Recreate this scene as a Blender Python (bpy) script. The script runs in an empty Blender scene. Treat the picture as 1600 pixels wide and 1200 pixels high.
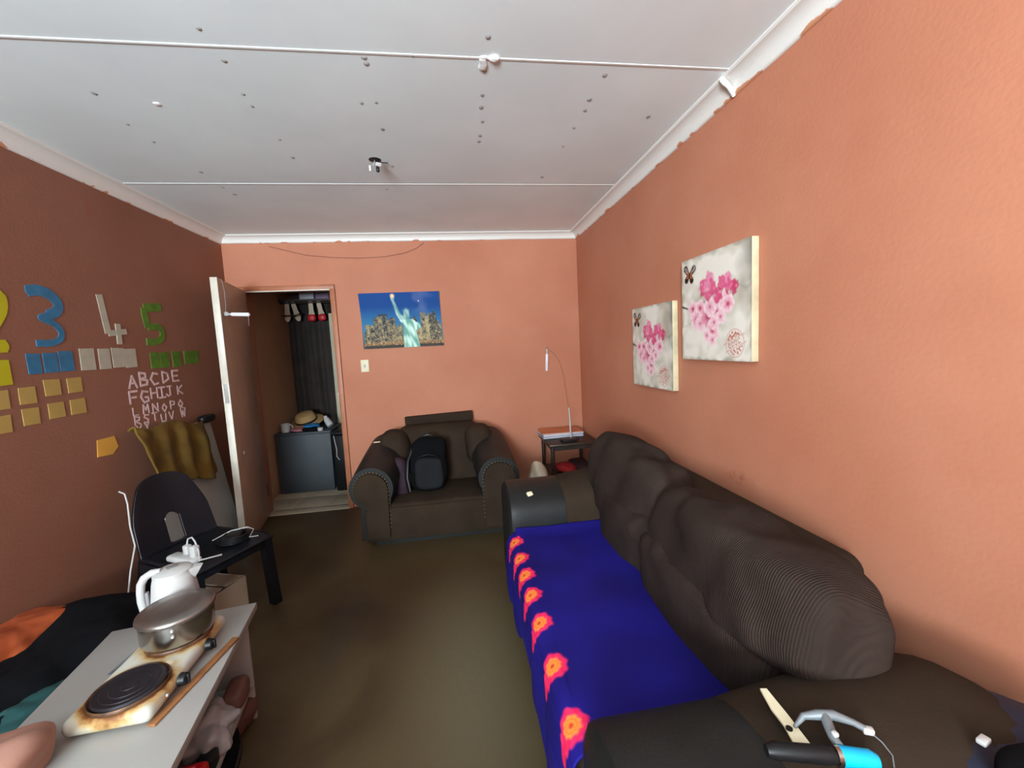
import bpy, bmesh, math, random
from math import sin, cos, pi, radians
from mathutils import Vector, Matrix, noise
random.seed(7)
C = bpy.context.scene.collection
sc = bpy.context.scene
# ---------------- camera
F=640.0; YAW,PIT,ROL=[radians(a) for a in (7.805,5.30,-2.896)]
fw=Vector((sin(YAW)*cos(PIT),cos(YAW)*cos(PIT),-sin(PIT)))
r0=Vector((cos(YAW),-sin(YAW),0)); u0=r0.cross(fw)
rt=r0*cos(ROL)+u0*sin(ROL); up=-r0*sin(ROL)+u0*cos(ROL)
cd=bpy.data.cameras.new('camera'); cam=bpy.data.objects.new('camera',cd); C.objects.link(cam)
cd.sensor_fit='HORIZONTAL'; cd.sensor_width=36; cd.lens=F/1600*36; cd.clip_start=0.02
m=Matrix((rt,up,-fw)).transposed().to_4x4(); m.translation=Vector((1.927,0,1.44)); cam.matrix_world=m
sc.camera=cam
# ---------------- light
sc.view_settings.view_transform='Standard'; sc.view_settings.look='None'
sc.view_settings.gamma=1; sc.view_settings.use_curve_mapping=False
sc.view_settings.exposure=-0.08
wd=bpy.data.worlds.new('sky'); sc.world=wd; wd.use_nodes=True
bg=wd.node_tree.nodes['Background']; bg.inputs[0].default_value=(0.72,0.86,1,1); bg.inputs[1].default_value=1.2
def area(name,loc,rot,sx,sy,power,col):
    l=bpy.data.lights.new(name,'AREA'); l.shape='RECTANGLE'; l.size=sx; l.size_y=sy; l.energy=power; l.color=col
    o=bpy.data.objects.new(name,l); C.objects.link(o); o.location=loc; o.rotation_euler=rot; return o
# daylight entering by the window in the wall behind the camera
area('window_daylight',(0.75,-2.55,1.55),(radians(138),0,0),1.15,1.1,520,(0.78,0.93,1.0))
# ---------------- measured positions
NAILS=[(1.181, 1.537), (1.18, 1.686), (0.598, 1.907), (1.151, 1.881), (1.147, 1.965), (0.557, 2.131), (0.559, 2.284), (1.146, 2.245), (1.136, 2.436), (0.576, 2.854), (1.672, 1.638), (1.674, 1.671), (1.847, 1.617), (1.603, 1.919), (1.665, 1.911), (1.656, 2.129), (1.642, 2.534), (1.556, 2.881), (2.112, 1.509), (2.112, 1.687), (2.115, 1.838), (2.116, 1.927), (2.129, 2.041), (2.126, 2.171), (2.123, 2.229), (2.589, 1.845), (2.596, 1.928), (2.589, 2.079), (2.585, 2.269), (2.555, 2.674), (2.598, 1.681), (2.925, 1.966), (0.577, 2.631), (0.588, 2.971)]
SQ={'blue': [(2.19, 1.468, 0.064, 0.095), (2.269, 1.471, 0.07, 0.092), (2.351, 1.476, 0.078, 0.099)], 'white': [(2.472, 1.483, 0.088, 0.112), (2.58, 1.483, 0.076, 0.11), (2.675, 1.487, 0.087, 0.111), (2.767, 1.483, 0.088, 0.112)], 'green': [(2.967, 1.464, 0.081, 0.1), (3.057, 1.464, 0.086, 0.099), (3.176, 1.467, 0.086, 0.107), (3.345, 1.477, 0.165, 0.095)], 'yellow': [(2.042, 1.435, 0.082, 0.109)], 'cream': [(2.028, 1.319, 0.059, 0.079), (2.137, 1.327, 0.075, 0.074), (2.258, 1.352, 0.079, 0.077), (2.377, 1.354, 0.081, 0.075), (2.02, 1.215, 0.063, 0.073), (2.139, 1.23, 0.076, 0.075), (2.263, 1.241, 0.08, 0.074), (2.379, 1.243, 0.085, 0.078)], 'note': [(2.517, 0.999, 0.142, 0.098)]}
NUM={'three': [[(2.207, 1.803), (2.259, 1.819), (2.319, 1.803), (2.358, 1.761), (2.345, 1.722), (2.293, 1.699), (2.245, 1.686), (2.28, 1.676), (2.328, 1.655), (2.352, 1.618), (2.336, 1.58), (2.281, 1.563), (2.214, 1.565)]], 'four': [[(2.602, 1.839), (2.615, 1.771), (2.622, 1.686), (2.629, 1.625), (2.688, 1.631), (2.761, 1.641)], [(2.702, 1.683), (2.7, 1.565)]], 'five': [[(3.085, 1.817), (2.926, 1.797), (2.93, 1.729), (2.943, 1.678), (3.037, 1.687), (3.073, 1.655), (3.058, 1.603), (2.994, 1.58), (2.915, 1.583)]], 'two': [[(2.008, 1.757), (2.063, 1.78), (2.095, 1.757), (2.08, 1.69), (2.013, 1.605), (1.986, 1.552), (2.033, 1.549), (2.084, 1.55)]]}
LET=[('A', 2.757, 1.339, 0.073), ('B', 2.852, 1.351, 0.08), ('C', 2.94, 1.345, 0.074), ('D', 3.048, 1.35, 0.072), ('E', 3.145, 1.352, 0.071), ('F', 2.75, 1.246, 0.072), ('G', 2.837, 1.24, 0.071), ('H', 2.923, 1.255, 0.065), ('I', 2.993, 1.251, 0.067), ('J', 3.061, 1.253, 0.064), ('K', 3.173, 1.251, 0.058), ('L', 2.75, 1.16, 0.046), ('M', 2.835, 1.163, 0.055), ('N', 2.917, 1.16, 0.053), ('O', 2.998, 1.148, 0.05), ('P', 3.082, 1.158, 0.052), ('Q', 3.161, 1.152, 0.054), ('R', 2.756, 1.104, 0.05), ('S', 2.829, 1.103, 0.051), ('T', 2.902, 1.104, 0.049), ('U', 2.98, 1.082, 0.054), ('V', 3.056, 1.087, 0.052), ('W', 3.177, 1.09, 0.058), ('X', 2.761, 1.048, 0.046), ('Y', 2.826, 1.055, 0.047)]
CABLE=[(0.387, 2.411), (0.515, 2.376), (0.697, 2.328), (0.911, 2.307), (1.13, 2.297), (1.354, 2.304), (1.537, 2.334), (1.643, 2.372), (1.715, 2.423)]
LAMPW=[(2.834, 1.389), (2.896, 1.348), (2.944, 1.27), (2.978, 1.136), (2.998, 0.976), (3.017, 0.808), (3.022, 0.601)]
# ---------------- helpers
ORG={}
def nt(name):
    mt=bpy.data.materials.new(name); mt.use_nodes=True; t=mt.node_tree; return mt,t,t.nodes['Principled BSDF']
def mat(name,col,rough=.6,metal=0,var=.12,scale=6,bump=0,bscale=120,spec=.5,rib=None,sheen=0,emit=None):
    """plain surface with a little procedural colour variation and fine relief"""
    mt,t,b=nt(name); N=t.nodes; L=t.links
    tc=N.new('ShaderNodeTexCoord')
    n=N.new('ShaderNodeTexNoise'); n.inputs['Scale'].default_value=scale; n.inputs['Detail'].default_value=5
    L.new(tc.outputs['Object'],n.inputs['Vector'])
    r=N.new('ShaderNodeValToRGB'); r.color_ramp.elements[0].position=.3; r.color_ramp.elements[1].position=.7
    r.color_ramp.elements[0].color=(*[c*(1-var) for c in col],1); r.color_ramp.elements[1].color=(*[min(1,c*(1+var)) for c in col],1)
    L.new(n.outputs[0],r.inputs[0]); L.new(r.outputs[0],b.inputs['Base Color'])
    b.inputs['Roughness'].default_value=rough; b.inputs['Metallic'].default_value=metal; b.inputs['Specular IOR Level'].default_value=spec
    if sheen: b.inputs['Sheen Weight'].default_value=sheen
    if emit: b.inputs['Emission Color'].default_value=(*emit[0],1); b.inputs['Emission Strength'].default_value=emit[1]
    if bump or rib:
        bp=N.new('ShaderNodeBump'); bp.inputs['Strength'].default_value=bump or .5; bp.inputs['Distance'].default_value=.002
        if rib:
            wv=N.new('ShaderNodeTexWave'); wv.bands_direction=rib[0]; wv.inputs['Scale'].default_value=rib[1]; wv.inputs['Distortion'].default_value=rib[2] if len(rib)>2 else .6
            wv.inputs['Detail'].default_value=1; L.new(tc.outputs['Object'],wv.inputs['Vector']); L.new(wv.outputs['Fac'],bp.inputs['Height'])
        else:
            n2=N.new('ShaderNodeTexNoise'); n2.inputs['Scale'].default_value=bscale; n2.inputs['Detail'].default_value=3
            L.new(tc.outputs['Object'],n2.inputs['Vector']); L.new(n2.outputs[0],bp.inputs['Height'])
        L.new(bp.outputs[0],b.inputs['Normal'])
    return mt
def sr(r,g,b):
    f=lambda c:(c/255/12.92) if c/255<=.04045 else ((c/255+.055)/1.055)**2.4
    return (f(r),f(g),f(b))
class G:
    def __init__(s): s.bm=bmesh.new()
    def _n(s,vs,R=None,c=None):
        for v in vs:
            if R is not None: v.co=R@v.co
            if c is not None: v.co=v.co+Vector(c)
    def box(s,c,d,R=None,bev=0,seg=2):
        r=bmesh.ops.create_cube(s.bm,size=1); vs=r['verts']
        for v in vs: v.co=Vector((v.co.x*d[0],v.co.y*d[1],v.co.z*d[2]))
        s._n(vs,R,c)
        if bev:
            es=list({e for v in vs for e in v.link_edges})
            bmesh.ops.bevel(s.bm,geom=es,offset=min(bev,min(d)*.49),segments=seg,profile=.5,affect='EDGES')
        return s
    def cyl(s,p0,p1,r0,r1=None,n=16,cap=True):
        p0=Vector(p0);p1=Vector(p1);r1=r0 if r1 is None else r1; return s.tube([p0,p1],[r0,r1],n,cap)
    def tube(s,pts,r,n=8,cap=True,flat=None):
        pts=[Vector(p) for p in pts]; rr=r if isinstance(r,(list,tuple)) else [r]*len(pts); rings=[]
        ref=None
        for i,p in enumerate(pts):
            d=(pts[min(i+1,len(pts)-1)]-pts[max(i-1,0)]).normalized()
            if ref is None:
                ref=Vector((0,0,1)) if abs(d.z)<.9 else Vector((1,0,0))
            a=(ref-d*ref.dot(d)).normalized(); b=d.cross(a); ref=a
            rings.append([s.bm.verts.new(p+a*cos(2*pi*k/n)*rr[i]*(flat or 1)+b*sin(2*pi*k/n)*rr[i]) for k in range(n)])
        for i in range(len(rings)-1):
            for k in range(n): s.bm.faces.new((rings[i][k],rings[i][(k+1)%n],rings[i+1][(k+1)%n],rings[i+1][k]))
        if cap: s.bm.faces.new(rings[0][::-1]); s.bm.faces.new(rings[-1])
        return s
    def lathe(s,prof,c=(0,0,0),n=32,R=None,sc=(1,1)):
        rings=[]
        for (r,z) in prof:
            vs=[s.bm.verts.new((max(r,1e-4)*cos(2*pi*k/n)*sc[0],max(r,1e-4)*sin(2*pi*k/n)*sc[1],z)) for k in range(n)]
            s._n(vs,R,c); rings.append(vs)
        for i in range(len(rings)-1):
            for k in range(n): s.bm.faces.new((rings[i][k],rings[i][(k+1)%n],rings[i+1][(k+1)%n],rings[i+1][k]))
        return s
    def sup(s,c,d,e=(.5,.5),R=None,amp=0,freq=4,nu=40,nv=24,seed=0,fn=None,amp2=0,freq2=14):
        """superellipsoid with half sizes d; optional wrinkling"""
        sg=lambda v,p: math.copysign(abs(v)**p,v); rings=[]; off=Vector((seed*7.3,seed*3.1,seed))
        for j in range(nv+1):
            ph=-pi/2+pi*j/nv; ring=[]
            for i in range(nu):
                th=2*pi*i/nu
                v=Vector((d[0]*sg(cos(ph),e[0])*sg(cos(th),e[1]),d[1]*sg(cos(ph),e[0])*sg(sin(th),e[1]),d[2]*sg(sin(ph),e[0])))
                if fn: v=fn(v)
                if amp or amp2:
                    nn=v.normalized(); k=amp*noise.noise(v*freq+off)+amp2*noise.noise(v*freq2+off)
                    v=v+nn*k
                ring.append(s.bm.verts.new(v))
            s._n(ring,R,c); rings.append(ring)
        for j in range(nv):
            for i in range(nu): s.bm.faces.new((rings[j][i],rings[j][(i+1)%nu],rings[j+1][(i+1)%nu],rings[j+1][i]))
        return s
    def grid(s,fn,nu,nv,thick=0):
        V=[[s.bm.verts.new(fn(i/nu,j/nv)) for i in range(nu+1)] for j in range(nv+1)]
        for j in range(nv):
            for i in range(nu): s.bm.faces.new((V[j][i],V[j][i+1],V[j+1][i+1],V[j+1][i]))
        return s
    def loft(s,secs,closed=True,cap=True):
        rings=[[s.bm.verts.new(p) for p in sec] for sec in secs]; n=len(rings[0])
        for i in range(len(rings)-1):
            for k in range(n if closed else n-1): s.bm.faces.new((rings[i][k],rings[i][(k+1)%n],rings[i+1][(k+1)%n],rings[i+1][k]))
        if cap and closed: s.bm.faces.new(rings[0][::-1]); s.bm.faces.new(rings[-1])
        return s
    def prism(s,poly,axis,a,b):
        """poly of 2D points extruded along axis from a to b"""
        f={'x':lambda p,t:(t,p[0],p[1]),'y':lambda p,t:(p[0],t,p[1]),'z':lambda p,t:(p[0],p[1],t)}[axis]
        return s.loft([[f(p,a) for p in poly],[f(p,b) for p in poly]])
def M(name,g,m,parent=None,smooth=True,thick=0,label=None,sub=0):
    bm=g.bm
    if parent is not None: org=ORG[parent.name]
    else:
        xs=[v.co for v in bm.verts]; lo=[min(v[i] for v in xs) for i in range(3)]; hi=[max(v[i] for v in xs) for i in range(3)]
        org=Vector(((lo[0]+hi[0])/2,(lo[1]+hi[1])/2,lo[2]))
    bmesh.ops.remove_doubles(bm,verts=bm.verts,dist=2e-5)
    bmesh.ops.recalc_face_normals(bm,faces=bm.faces)
    for v in bm.verts: v.co-=org
    me=bpy.data.meshes.new(name); bm.to_mesh(me); bm.free()
    me.materials.append(m)
    if smooth:
        for p in me.polygons: p.use_smooth=True
        me.set_sharp_from_angle(angle=radians(38))
    o=bpy.data.objects.new(name,me); C.objects.link(o)
    if parent is None: o.location=org
    else: o.parent=parent
    ORG[o.name]=org
    if thick:
        md=o.modifiers.new('solid','SOLIDIFY'); md.thickness=thick; md.offset=0
    if sub:
        md=o.modifiers.new('sub','SUBSURF'); md.levels=sub; md.render_levels=sub
    if label: o['label']=label
    return o
def tag(o,label,cat,group=None):
    o['label']=label; o['category']=cat
    if group: o['group']=group
    return o
def struct(o): o['kind']='structure'; return o
def T(name,loc,label,cat,group=None):
    o=bpy.data.objects.new(name,None); C.objects.link(o); o.location=loc; o.empty_display_size=.1
    ORG[o.name]=Vector(loc); return tag(o,label,cat,group)
def copy_part(src,parent):
    c=src.copy(); C.objects.link(c); c.parent=parent; ORG[c.name]=ORG[parent.name]; return c
def Rz(a): return Matrix.Rotation(radians(a),3,'Z')
def Rx(a): return Matrix.Rotation(radians(a),3,'X')
def Ry(a): return Matrix.Rotation(radians(a),3,'Y')
W,D,H,HW,YN=3.16,3.933,2.505,2.435,-2.6
# ---------------- wall / floor / ceiling materials
def wall_mat(name,col,stain=None):
    mt,t,b=nt(name); N=t.nodes; L=t.links
    tc=N.new('ShaderNodeTexCoord')
    n=N.new('ShaderNodeTexNoise'); n.inputs['Scale'].default_value=1.3; n.inputs['Detail'].default_value=7; n.inputs['Roughness'].default_value=.6
    g=N.new('ShaderNodeNewGeometry'); L.new(g.outputs['Position'],n.inputs['Vector'])
    r=N.new('ShaderNodeValToRGB'); e=r.color_ramp.elements; e[0].position=.32; e[1].position=.7
    e[0].color=(col[0]*.9,col[1]*.84,col[2]*.82,1); e[1].color=(col[0]*1.06,col[1]*1.1,col[2]*1.12,1)
    L.new(n.outputs[0],r.inputs[0]); last=r.outputs[0]
    n3=N.new('ShaderNodeTexNoise'); n3.inputs['Scale'].default_value=22; n3.inputs['Detail'].default_value=4; L.new(g.outputs['Position'],n3.inputs['Vector'])
    for (p,rad,sc_,amt) in (stain or []):
        v=N.new('ShaderNodeVectorMath'); v.operation='SUBTRACT'; L.new(g.outputs['Position'],v.inputs[0]); v.inputs[1].default_value=p
        v2=N.new('ShaderNodeVectorMath'); v2.operation='MULTIPLY'; L.new(v.outputs[0],v2.inputs[0]); v2.inputs[1].default_value=sc_
        v3=N.new('ShaderNodeVectorMath'); v3.operation='LENGTH'; L.new(v2.outputs[0],v3.inputs[0])
        mr=N.new('ShaderNodeMapRange'); mr.inputs[1].default_value=0; mr.inputs[2].default_value=rad; mr.inputs[3].default_value=1; mr.inputs[4].default_value=0
        L.new(v3.outputs['Value'],mr.inputs[0])
        mu=N.new('ShaderNodeMath'); mu.operation='MULTIPLY'; L.new(mr.outputs[0],mu.inputs[0])
        cr=N.new('ShaderNodeMapRange'); cr.inputs[1].default_value=.45; cr.inputs[2].default_value=.62; L.new(n3.outputs[0],cr.inputs[0]); L.new(cr.outputs[0],mu.inputs[1])
        m2=N.new('ShaderNodeMath'); m2.operation='MULTIPLY'; L.new(mu.outputs[0],m2.inputs[0]); m2.inputs[1].default_value=amt
        mx=N.new('ShaderNodeMix'); mx.data_type='RGBA'; L.new(m2.outputs[0],mx.inputs[0]); L.new(last,mx.inputs[6]); mx.inputs[7].default_value=(.30,.05,.02,1); last=mx.outputs[2]
    L.new(last,b.inputs['Base Color']); b.inputs['Roughness'].default_value=.6; b.inputs['Specular IOR Level'].default_value=.2
    n2=N.new('ShaderNodeTexNoise'); n2.inputs['Scale'].default_value=70; n2.inputs['Detail'].default_value=5; L.new(g.outputs['Position'],n2.inputs['Vector'])
    bp=N.new('ShaderNodeBump'); bp.inputs['Strength'].default_value=.35; bp.inputs['Distance'].default_value=.003
    L.new(n2.outputs[0],bp.inputs['Height']); L.new(bp.outputs[0],b.inputs['Normal'])
    return mt
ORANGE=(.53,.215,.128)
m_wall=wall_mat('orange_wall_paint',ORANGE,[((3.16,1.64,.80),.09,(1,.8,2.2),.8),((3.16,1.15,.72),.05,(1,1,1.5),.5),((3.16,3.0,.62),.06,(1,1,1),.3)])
m_wall_shaded=wall_mat('orange_wall_left_shaded',(.29,.128,.082),[((0,2.6,2.3),.12,(1,1,1),.3)])  # same orange paint darkened: the left wall's shade is in the colour
def floor_mat():
    mt,t,b=nt('worn_concrete_floor'); N=t.nodes; L=t.links
    g=N.new('ShaderNodeNewGeometry')
    n=N.new('ShaderNodeTexNoise'); n.inputs['Scale'].default_value=1.6; n.inputs['Detail'].default_value=8; n.inputs['Roughness'].default_value=.62; n.inputs['Distortion'].default_value=.6
    L.new(g.outputs['Position'],n.inputs['Vector'])
    r=N.new('ShaderNodeValToRGB'); e=r.color_ramp.elements; e[0].position=.3; e[0].color=(.030,.016,.006,1); e[1].position=.72; e[1].color=(.085,.062,.028,1)
    a=e.new(.5); a.color=(.058,.036,.013,1)
    L.new(n.outputs[0],r.inputs[0])
    # a worn paler patch beside the sofa and a dark streak near the coffee table
    def spot(p,sc_,rad):
        v=N.new('ShaderNodeVectorMath'); v.operation='SUBTRACT'; L.new(g.outputs['Position'],v.inputs[0]); v.inputs[1].default_value=p
        v2=N.new('ShaderNodeVectorMath'); v2.operation='MULTIPLY'; L.new(v.outputs[0],v2.inputs[0]); v2.inputs[1].default_value=sc_
        v3=N.new('ShaderNodeVectorMath'); v3.operation='LENGTH'; L.new(v2.outputs[0],v3.inputs[0])
        ad=N.new('ShaderNodeMath'); ad.operation='ADD'; L.new(v3.outputs['Value'],ad.inputs[0])
        mm=N.new('ShaderNodeMath'); mm.operation='MULTIPLY'; L.new(n.outputs[0],mm.inputs[0]); mm.inputs[1].default_value=.5; L.new(mm.outputs[0],ad.inputs[1])
        mr=N.new('ShaderNodeMapRange'); mr.interpolation_type='SMOOTHSTEP'; mr.inputs[1].default_value=.25; mr.inputs[2].default_value=rad; mr.inputs[3].default_value=1; mr.inputs[4].default_value=0
        L.new(ad.outputs[0],mr.inputs[0]); return mr.outputs[0]
    def mix(fac,amt,last,col):
        m2=N.new('ShaderNodeMath'); m2.operation='MULTIPLY'; L.new(fac,m2.inputs[0]); m2.inputs[1].default_value=amt
        mx=N.new('ShaderNodeMix'); mx.data_type='RGBA'; L.new(m2.outputs[0],mx.inputs[0]); L.new(last,mx.inputs[6]); mx.inputs[7].default_value=col; return mx.outputs[2]
    last=mix(spot((1.93,1.75,0),(1.5,.62,1),.95),.6,r.outputs[0],(.15,.13,.075,1))
    last=mix(spot((1.25,2.1,0),(3.4,.9,1),.75),.5,last,(.03,.025,.02,1))
    L.new(last,b.inputs['Base Color'])
    rr=N.new('ShaderNodeMapRange'); rr.inputs[3].default_value=.38; rr.inputs[4].default_value=.62; L.new(n.outputs[0],rr.inputs[0]); L.new(rr.outputs[0],b.inputs['Roughness'])
    bp=N.new('ShaderNodeBump'); bp.inputs['Strength'].default_value=.3; bp.inputs['Distance'].default_value=.004
    n2=N.new('ShaderNodeTexNoise'); n2.inputs['Scale'].default_value=30; n2.inputs['Detail'].default_value=6; L.new(g.outputs['Position'],n2.inputs['Vector'])
    L.new(n2.outputs[0],bp.inputs['Height']); L.new(bp.outputs[0],b.inputs['Normal'])
    return mt
def cornice_mat():
    mt,t,b=nt('chipped_white_cornice'); N=t.nodes; L=t.links
    g=N.new('ShaderNodeNewGeometry'); sp=N.new('ShaderNodeSeparateXYZ'); L.new(g.outputs['Position'],sp.inputs[0])
    n=N.new('ShaderNodeTexNoise'); n.inputs['Scale'].default_value=9; n.inputs['Detail'].default_value=5; L.new(g.outputs['Position'],n.inputs['Vector'])
    mr=N.new('ShaderNodeMapRange'); mr.inputs[1].default_value=HW; mr.inputs[2].default_value=HW+.045; mr.inputs[3].default_value=.10; mr.inputs[4].default_value=-.25; L.new(sp.outputs[2],mr.inputs[0])
    ad=N.new('ShaderNodeMath'); ad.operation='ADD'; L.new(mr.outputs[0],ad.inputs[0]); L.new(n.outputs[0],ad.inputs[1])
    st=N.new('ShaderNodeMapRange'); st.inputs[1].default_value=.64; st.inputs[2].default_value=.68; L.new(ad.outputs[0],st.inputs[0])
    mx=N.new('ShaderNodeMix'); mx.data_type='RGBA'; L.new(st.outputs[0],mx.inputs[0]); mx.inputs[6].default_value=(.80,.78,.74,1); mx.inputs[7].default_value=(.60,.27,.15,1)
    L.new(mx.outputs[2],b.inputs['Base Color']); b.inputs['Roughness'].default_value=.45
    return mt
m_floor=floor_mat(); m_corn=cornice_mat()
m_ceil=mat('white_ceiling_board',(.84,.93,.95),.55,var=.06,scale=1.5,bump=.1,bscale=40)
m_strip=mat('white_cover_strip',(.84,.88,.87),.45,var=.03)
m_nail=mat('rusty_nail_head',(.38,.37,.36),.7,var=.4)
m_white=mat('white_gloss_paint',(.62,.57,.48),.4,var=.06,scale=14)
m_brownpaint=mat('brown_orange_frame_paint',(.42,.15,.07),.45,var=.15)
m_brown=mat('varnished_brown_door',(.44,.29,.20),.4,var=.15,scale=3)
m_cream=mat('cream_plastic',(.80,.74,.52),.5,var=.08)
m_black=mat('black_plastic',(.008,.008,.009),.4,spec=.3,var=.3)
m_blackm=mat('black_cloth',(.004,.004,.005),.95,spec=.1,var=.3,bump=.5,bscale=60)
m_whitep=mat('white_plastic',(.52,.51,.50),.38,var=.03)
m_steel=mat('brushed_steel',(.42,.39,.35),.25,metal=1,var=.1,scale=20)
m_leather=mat('dark_grey_leather',(.012,.013,.012),.5,spec=.3,var=.2,scale=9,bump=.4,bscale=150)
m_suede=mat('brown_suede',(.033,.021,.013),.85,spec=.15,var=.2,scale=7,bump=.4,bscale=200)
m_cord=mat('brown_corduroy',(.032,.021,.017),.85,spec=.12,var=.25,scale=5,rib=('Y',50,.9),bump=.7)
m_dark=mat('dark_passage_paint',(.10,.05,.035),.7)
m_tile=mat('cream_floor_tile',(.50,.42,.30),.4,var=.1)
# ---------------- structure
def slab(name,lo,hi,m): 
    c=[(a+b)/2 for a,b in zip(lo,hi)]; d=[b-a for a,b in zip(lo,hi)]
    return struct(M(name,G().box(c,d),m,smooth=False))
slab('floor',(0,YN,-.1),(W,D+.06,0),m_floor)
wr=slab('wall_right',(W,YN,0),(W+.12,D,H),m_wall)
slab('wall_left',(-.12,YN,0),(0,D+.06,H),m_wall_shaded)
XL,XR,ZT=.13,.872,2.035
g=G(); g.box(((XR+W)/2,D+.06,H/2),(W-XR,.12,H)); g.box((XL/2,D+.06,H/2),(XL,.12,H)); g.box(((XL+XR)/2,D+.06,(ZT+H)/2),(XR-XL,.12,H-ZT))
struct(M('wall_back',g,m_wall,smooth=False))
# wall behind the camera with the window that lights the room
WX0,WX1,WZ0,WZ1=.15,1.35,1.05,2.2
g=G(); y=YN-.06
g.box((WX0/2,y,H/2),(WX0,.12,H)); g.box(((WX1+W)/2,y,H/2),(W-WX1,.12,H)); g.box(((WX0+WX1)/2,y,WZ0/2),(WX1-WX0,.12,WZ0)); g.box(((WX0+WX1)/2,y,(WZ1+H)/2),(WX1-WX0,.12,H-WZ1))
struct(M('wall_front',g,m_wall,smooth=False))
g=G()
for (cx,cz,dx,dz) in (((WX0+WX1)/2,WZ0+.02,WX1-WX0,.04),((WX0+WX1)/2,WZ1-.02,WX1-WX0,.04),(WX0+.02,(WZ0+WZ1)/2,.04,WZ1-WZ0),(WX1-.02,(WZ0+WZ1)/2,.04,WZ1-WZ0),((WX0+WX1)/2,(WZ0+WZ1)/2,.03,WZ1-WZ0)):
    g.box((cx,YN-.03,cz),(dx,.04,dz))
struct(M('window_1',g,m_white,smooth=False))
# ceiling: slab, boards, cover strips, nails
ceil=slab('ceiling',(0,YN,H+.012),(W,D,H+.1),m_ceil)
seams=[YN,-1.93,-.75,.431,1.613,2.794,D]
for a,b in zip(seams[:-1],seams[1:]):
    M('ceiling_board',G().box((W/2,(a+b)/2,H+.006),(W,b-a-.006,.012)),m_ceil,ceil,smooth=False)
for s_ in seams[1:-1]:
    M('cover_strip',G().box((W/2,s_,H-.0005),(W,.012,.003),bev=.001),m_strip,ceil)
nl=None
for i,(x,y) in enumerate(NAILS):
    r=.007+.005*random.random()
    g=G(); g.lathe([(0,-.0022),(r*.6,-.002),(r,0)],(x,y,H),12,sc=(1,1+.5*random.random())); M('nail_head',g,m_nail,ceil)
# torn white patch of filler at the first seam, pale chip
m_fill=mat('white_filler',(.88,.90,.89),.6)
g=G(); g.sup((2.126,1.605,H-.002),(.036,.012,.007),e=(.8,.9),amp=.02,freq=30,nu=24,nv=12); g.sup((2.10,1.64,H-.002),(.014,.03,.006),amp=.01,freq=40,nu=16,nv=8); M('filler_patch',g,m_fill,ceil)
M('filler_patch',G().sup((.782,1.965,H),(.012,.010,.004),nu=16,nv=8),m_fill,ceil)
# cornices: cove profile
def cove(n=8):
    p=[(0,0),(.004,0),(.010,.004)]
    for k in range(n+1):
        a=pi/2*k/n; p.append((.012+.052*(1-cos(a)),.008+.052*sin(a)))
    p+= [(.070,.066),(.070,.072),(0,.072)]
    return p
P=cove()
g=G().loft([[(px,y,HW-.002+pz) for px,pz in P] for y in (YN,D)]); struct(M('trim_1',g,m_corn))
def wob(t,s): return .004*noise.noise(Vector((t*3.7,s,0)))
ys=[YN+(D-YN)*i/60 for i in range(61)]
g=G().loft([[(W-px,y,HW-.002+pz+(wob(y,1)-.002*(abs(noise.noise(Vector((y*9,2,2)))))) *(1 if pz<.03 else 0)) for px,pz in P] for y in ys]); struct(M('trim_2',g,m_corn))
xs=[W*i/50 for i in range(51)]
g=G().loft([[(x,D-px*.8,HW+.004+pz*.9+wob(x,5)*(1 if pz<.03 else 0)) for px,pz in P] for x in xs]); struct(M('trim_3',g,m_corn))
# passage beyond the doorway
slab('floor_passage',(-.12,D+.06,-.1),(1.9,5.4,.0),m_tile)
m_cloth=mat('dark_curtain',(.030,.022,.018),.9,var=.3,bump=.5,bscale=80)
m_pass=wall_mat('passage_wall_paint',(.45,.17,.09))
slab('wall_passage_left',(-.12,D+.061,0),(.004,5.3,H),wall_mat('passage_brown_lightened',(.68,.40,.24)))  # brown lightened to stand in for window light on this wall
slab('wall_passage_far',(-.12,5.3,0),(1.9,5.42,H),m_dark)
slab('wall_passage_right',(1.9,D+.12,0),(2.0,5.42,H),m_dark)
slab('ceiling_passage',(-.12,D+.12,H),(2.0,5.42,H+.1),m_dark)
M('floor_tile',G().box(((XL+XR)/2,D+.03,.003),(XR-XL-.01,.12,.006),bev=.002),m_tile,bpy.data.objects['floor_passage'])
for i in range(3):
    for j in range(3):
        M('floor_tile',G().box((.17+.33*i,4.17+.33*j,.003),(.322,.322,.006),bev=.002),m_tile,bpy.data.objects['floor_passage'])
# door frame (painted steel) and door
g=G(); FW=.045
g.box((XR+FW/2-.012,D+.05,ZT/2),(FW,.15,ZT),bev=.006); g.box((XL-FW/2+.012,D+.05,ZT/2),(FW,.15,ZT),bev=.006); g.box(((XL+XR)/2,D+.05,ZT+FW/2-.01),(XR-XL+FW*1.4,.15,FW),bev=.006)
fr=struct(M('trim_4',g,m_brownpaint))
M('lintel_edge',G().box(((XL+XR)/2,D-.018,ZT-.012),(XR-XL-.02,.02,.010)),m_white,fr)
M('strike_plate',G().box((XR-.014,D-.012,1.05),(.004,.03,.09)),m_white,fr)
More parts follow.
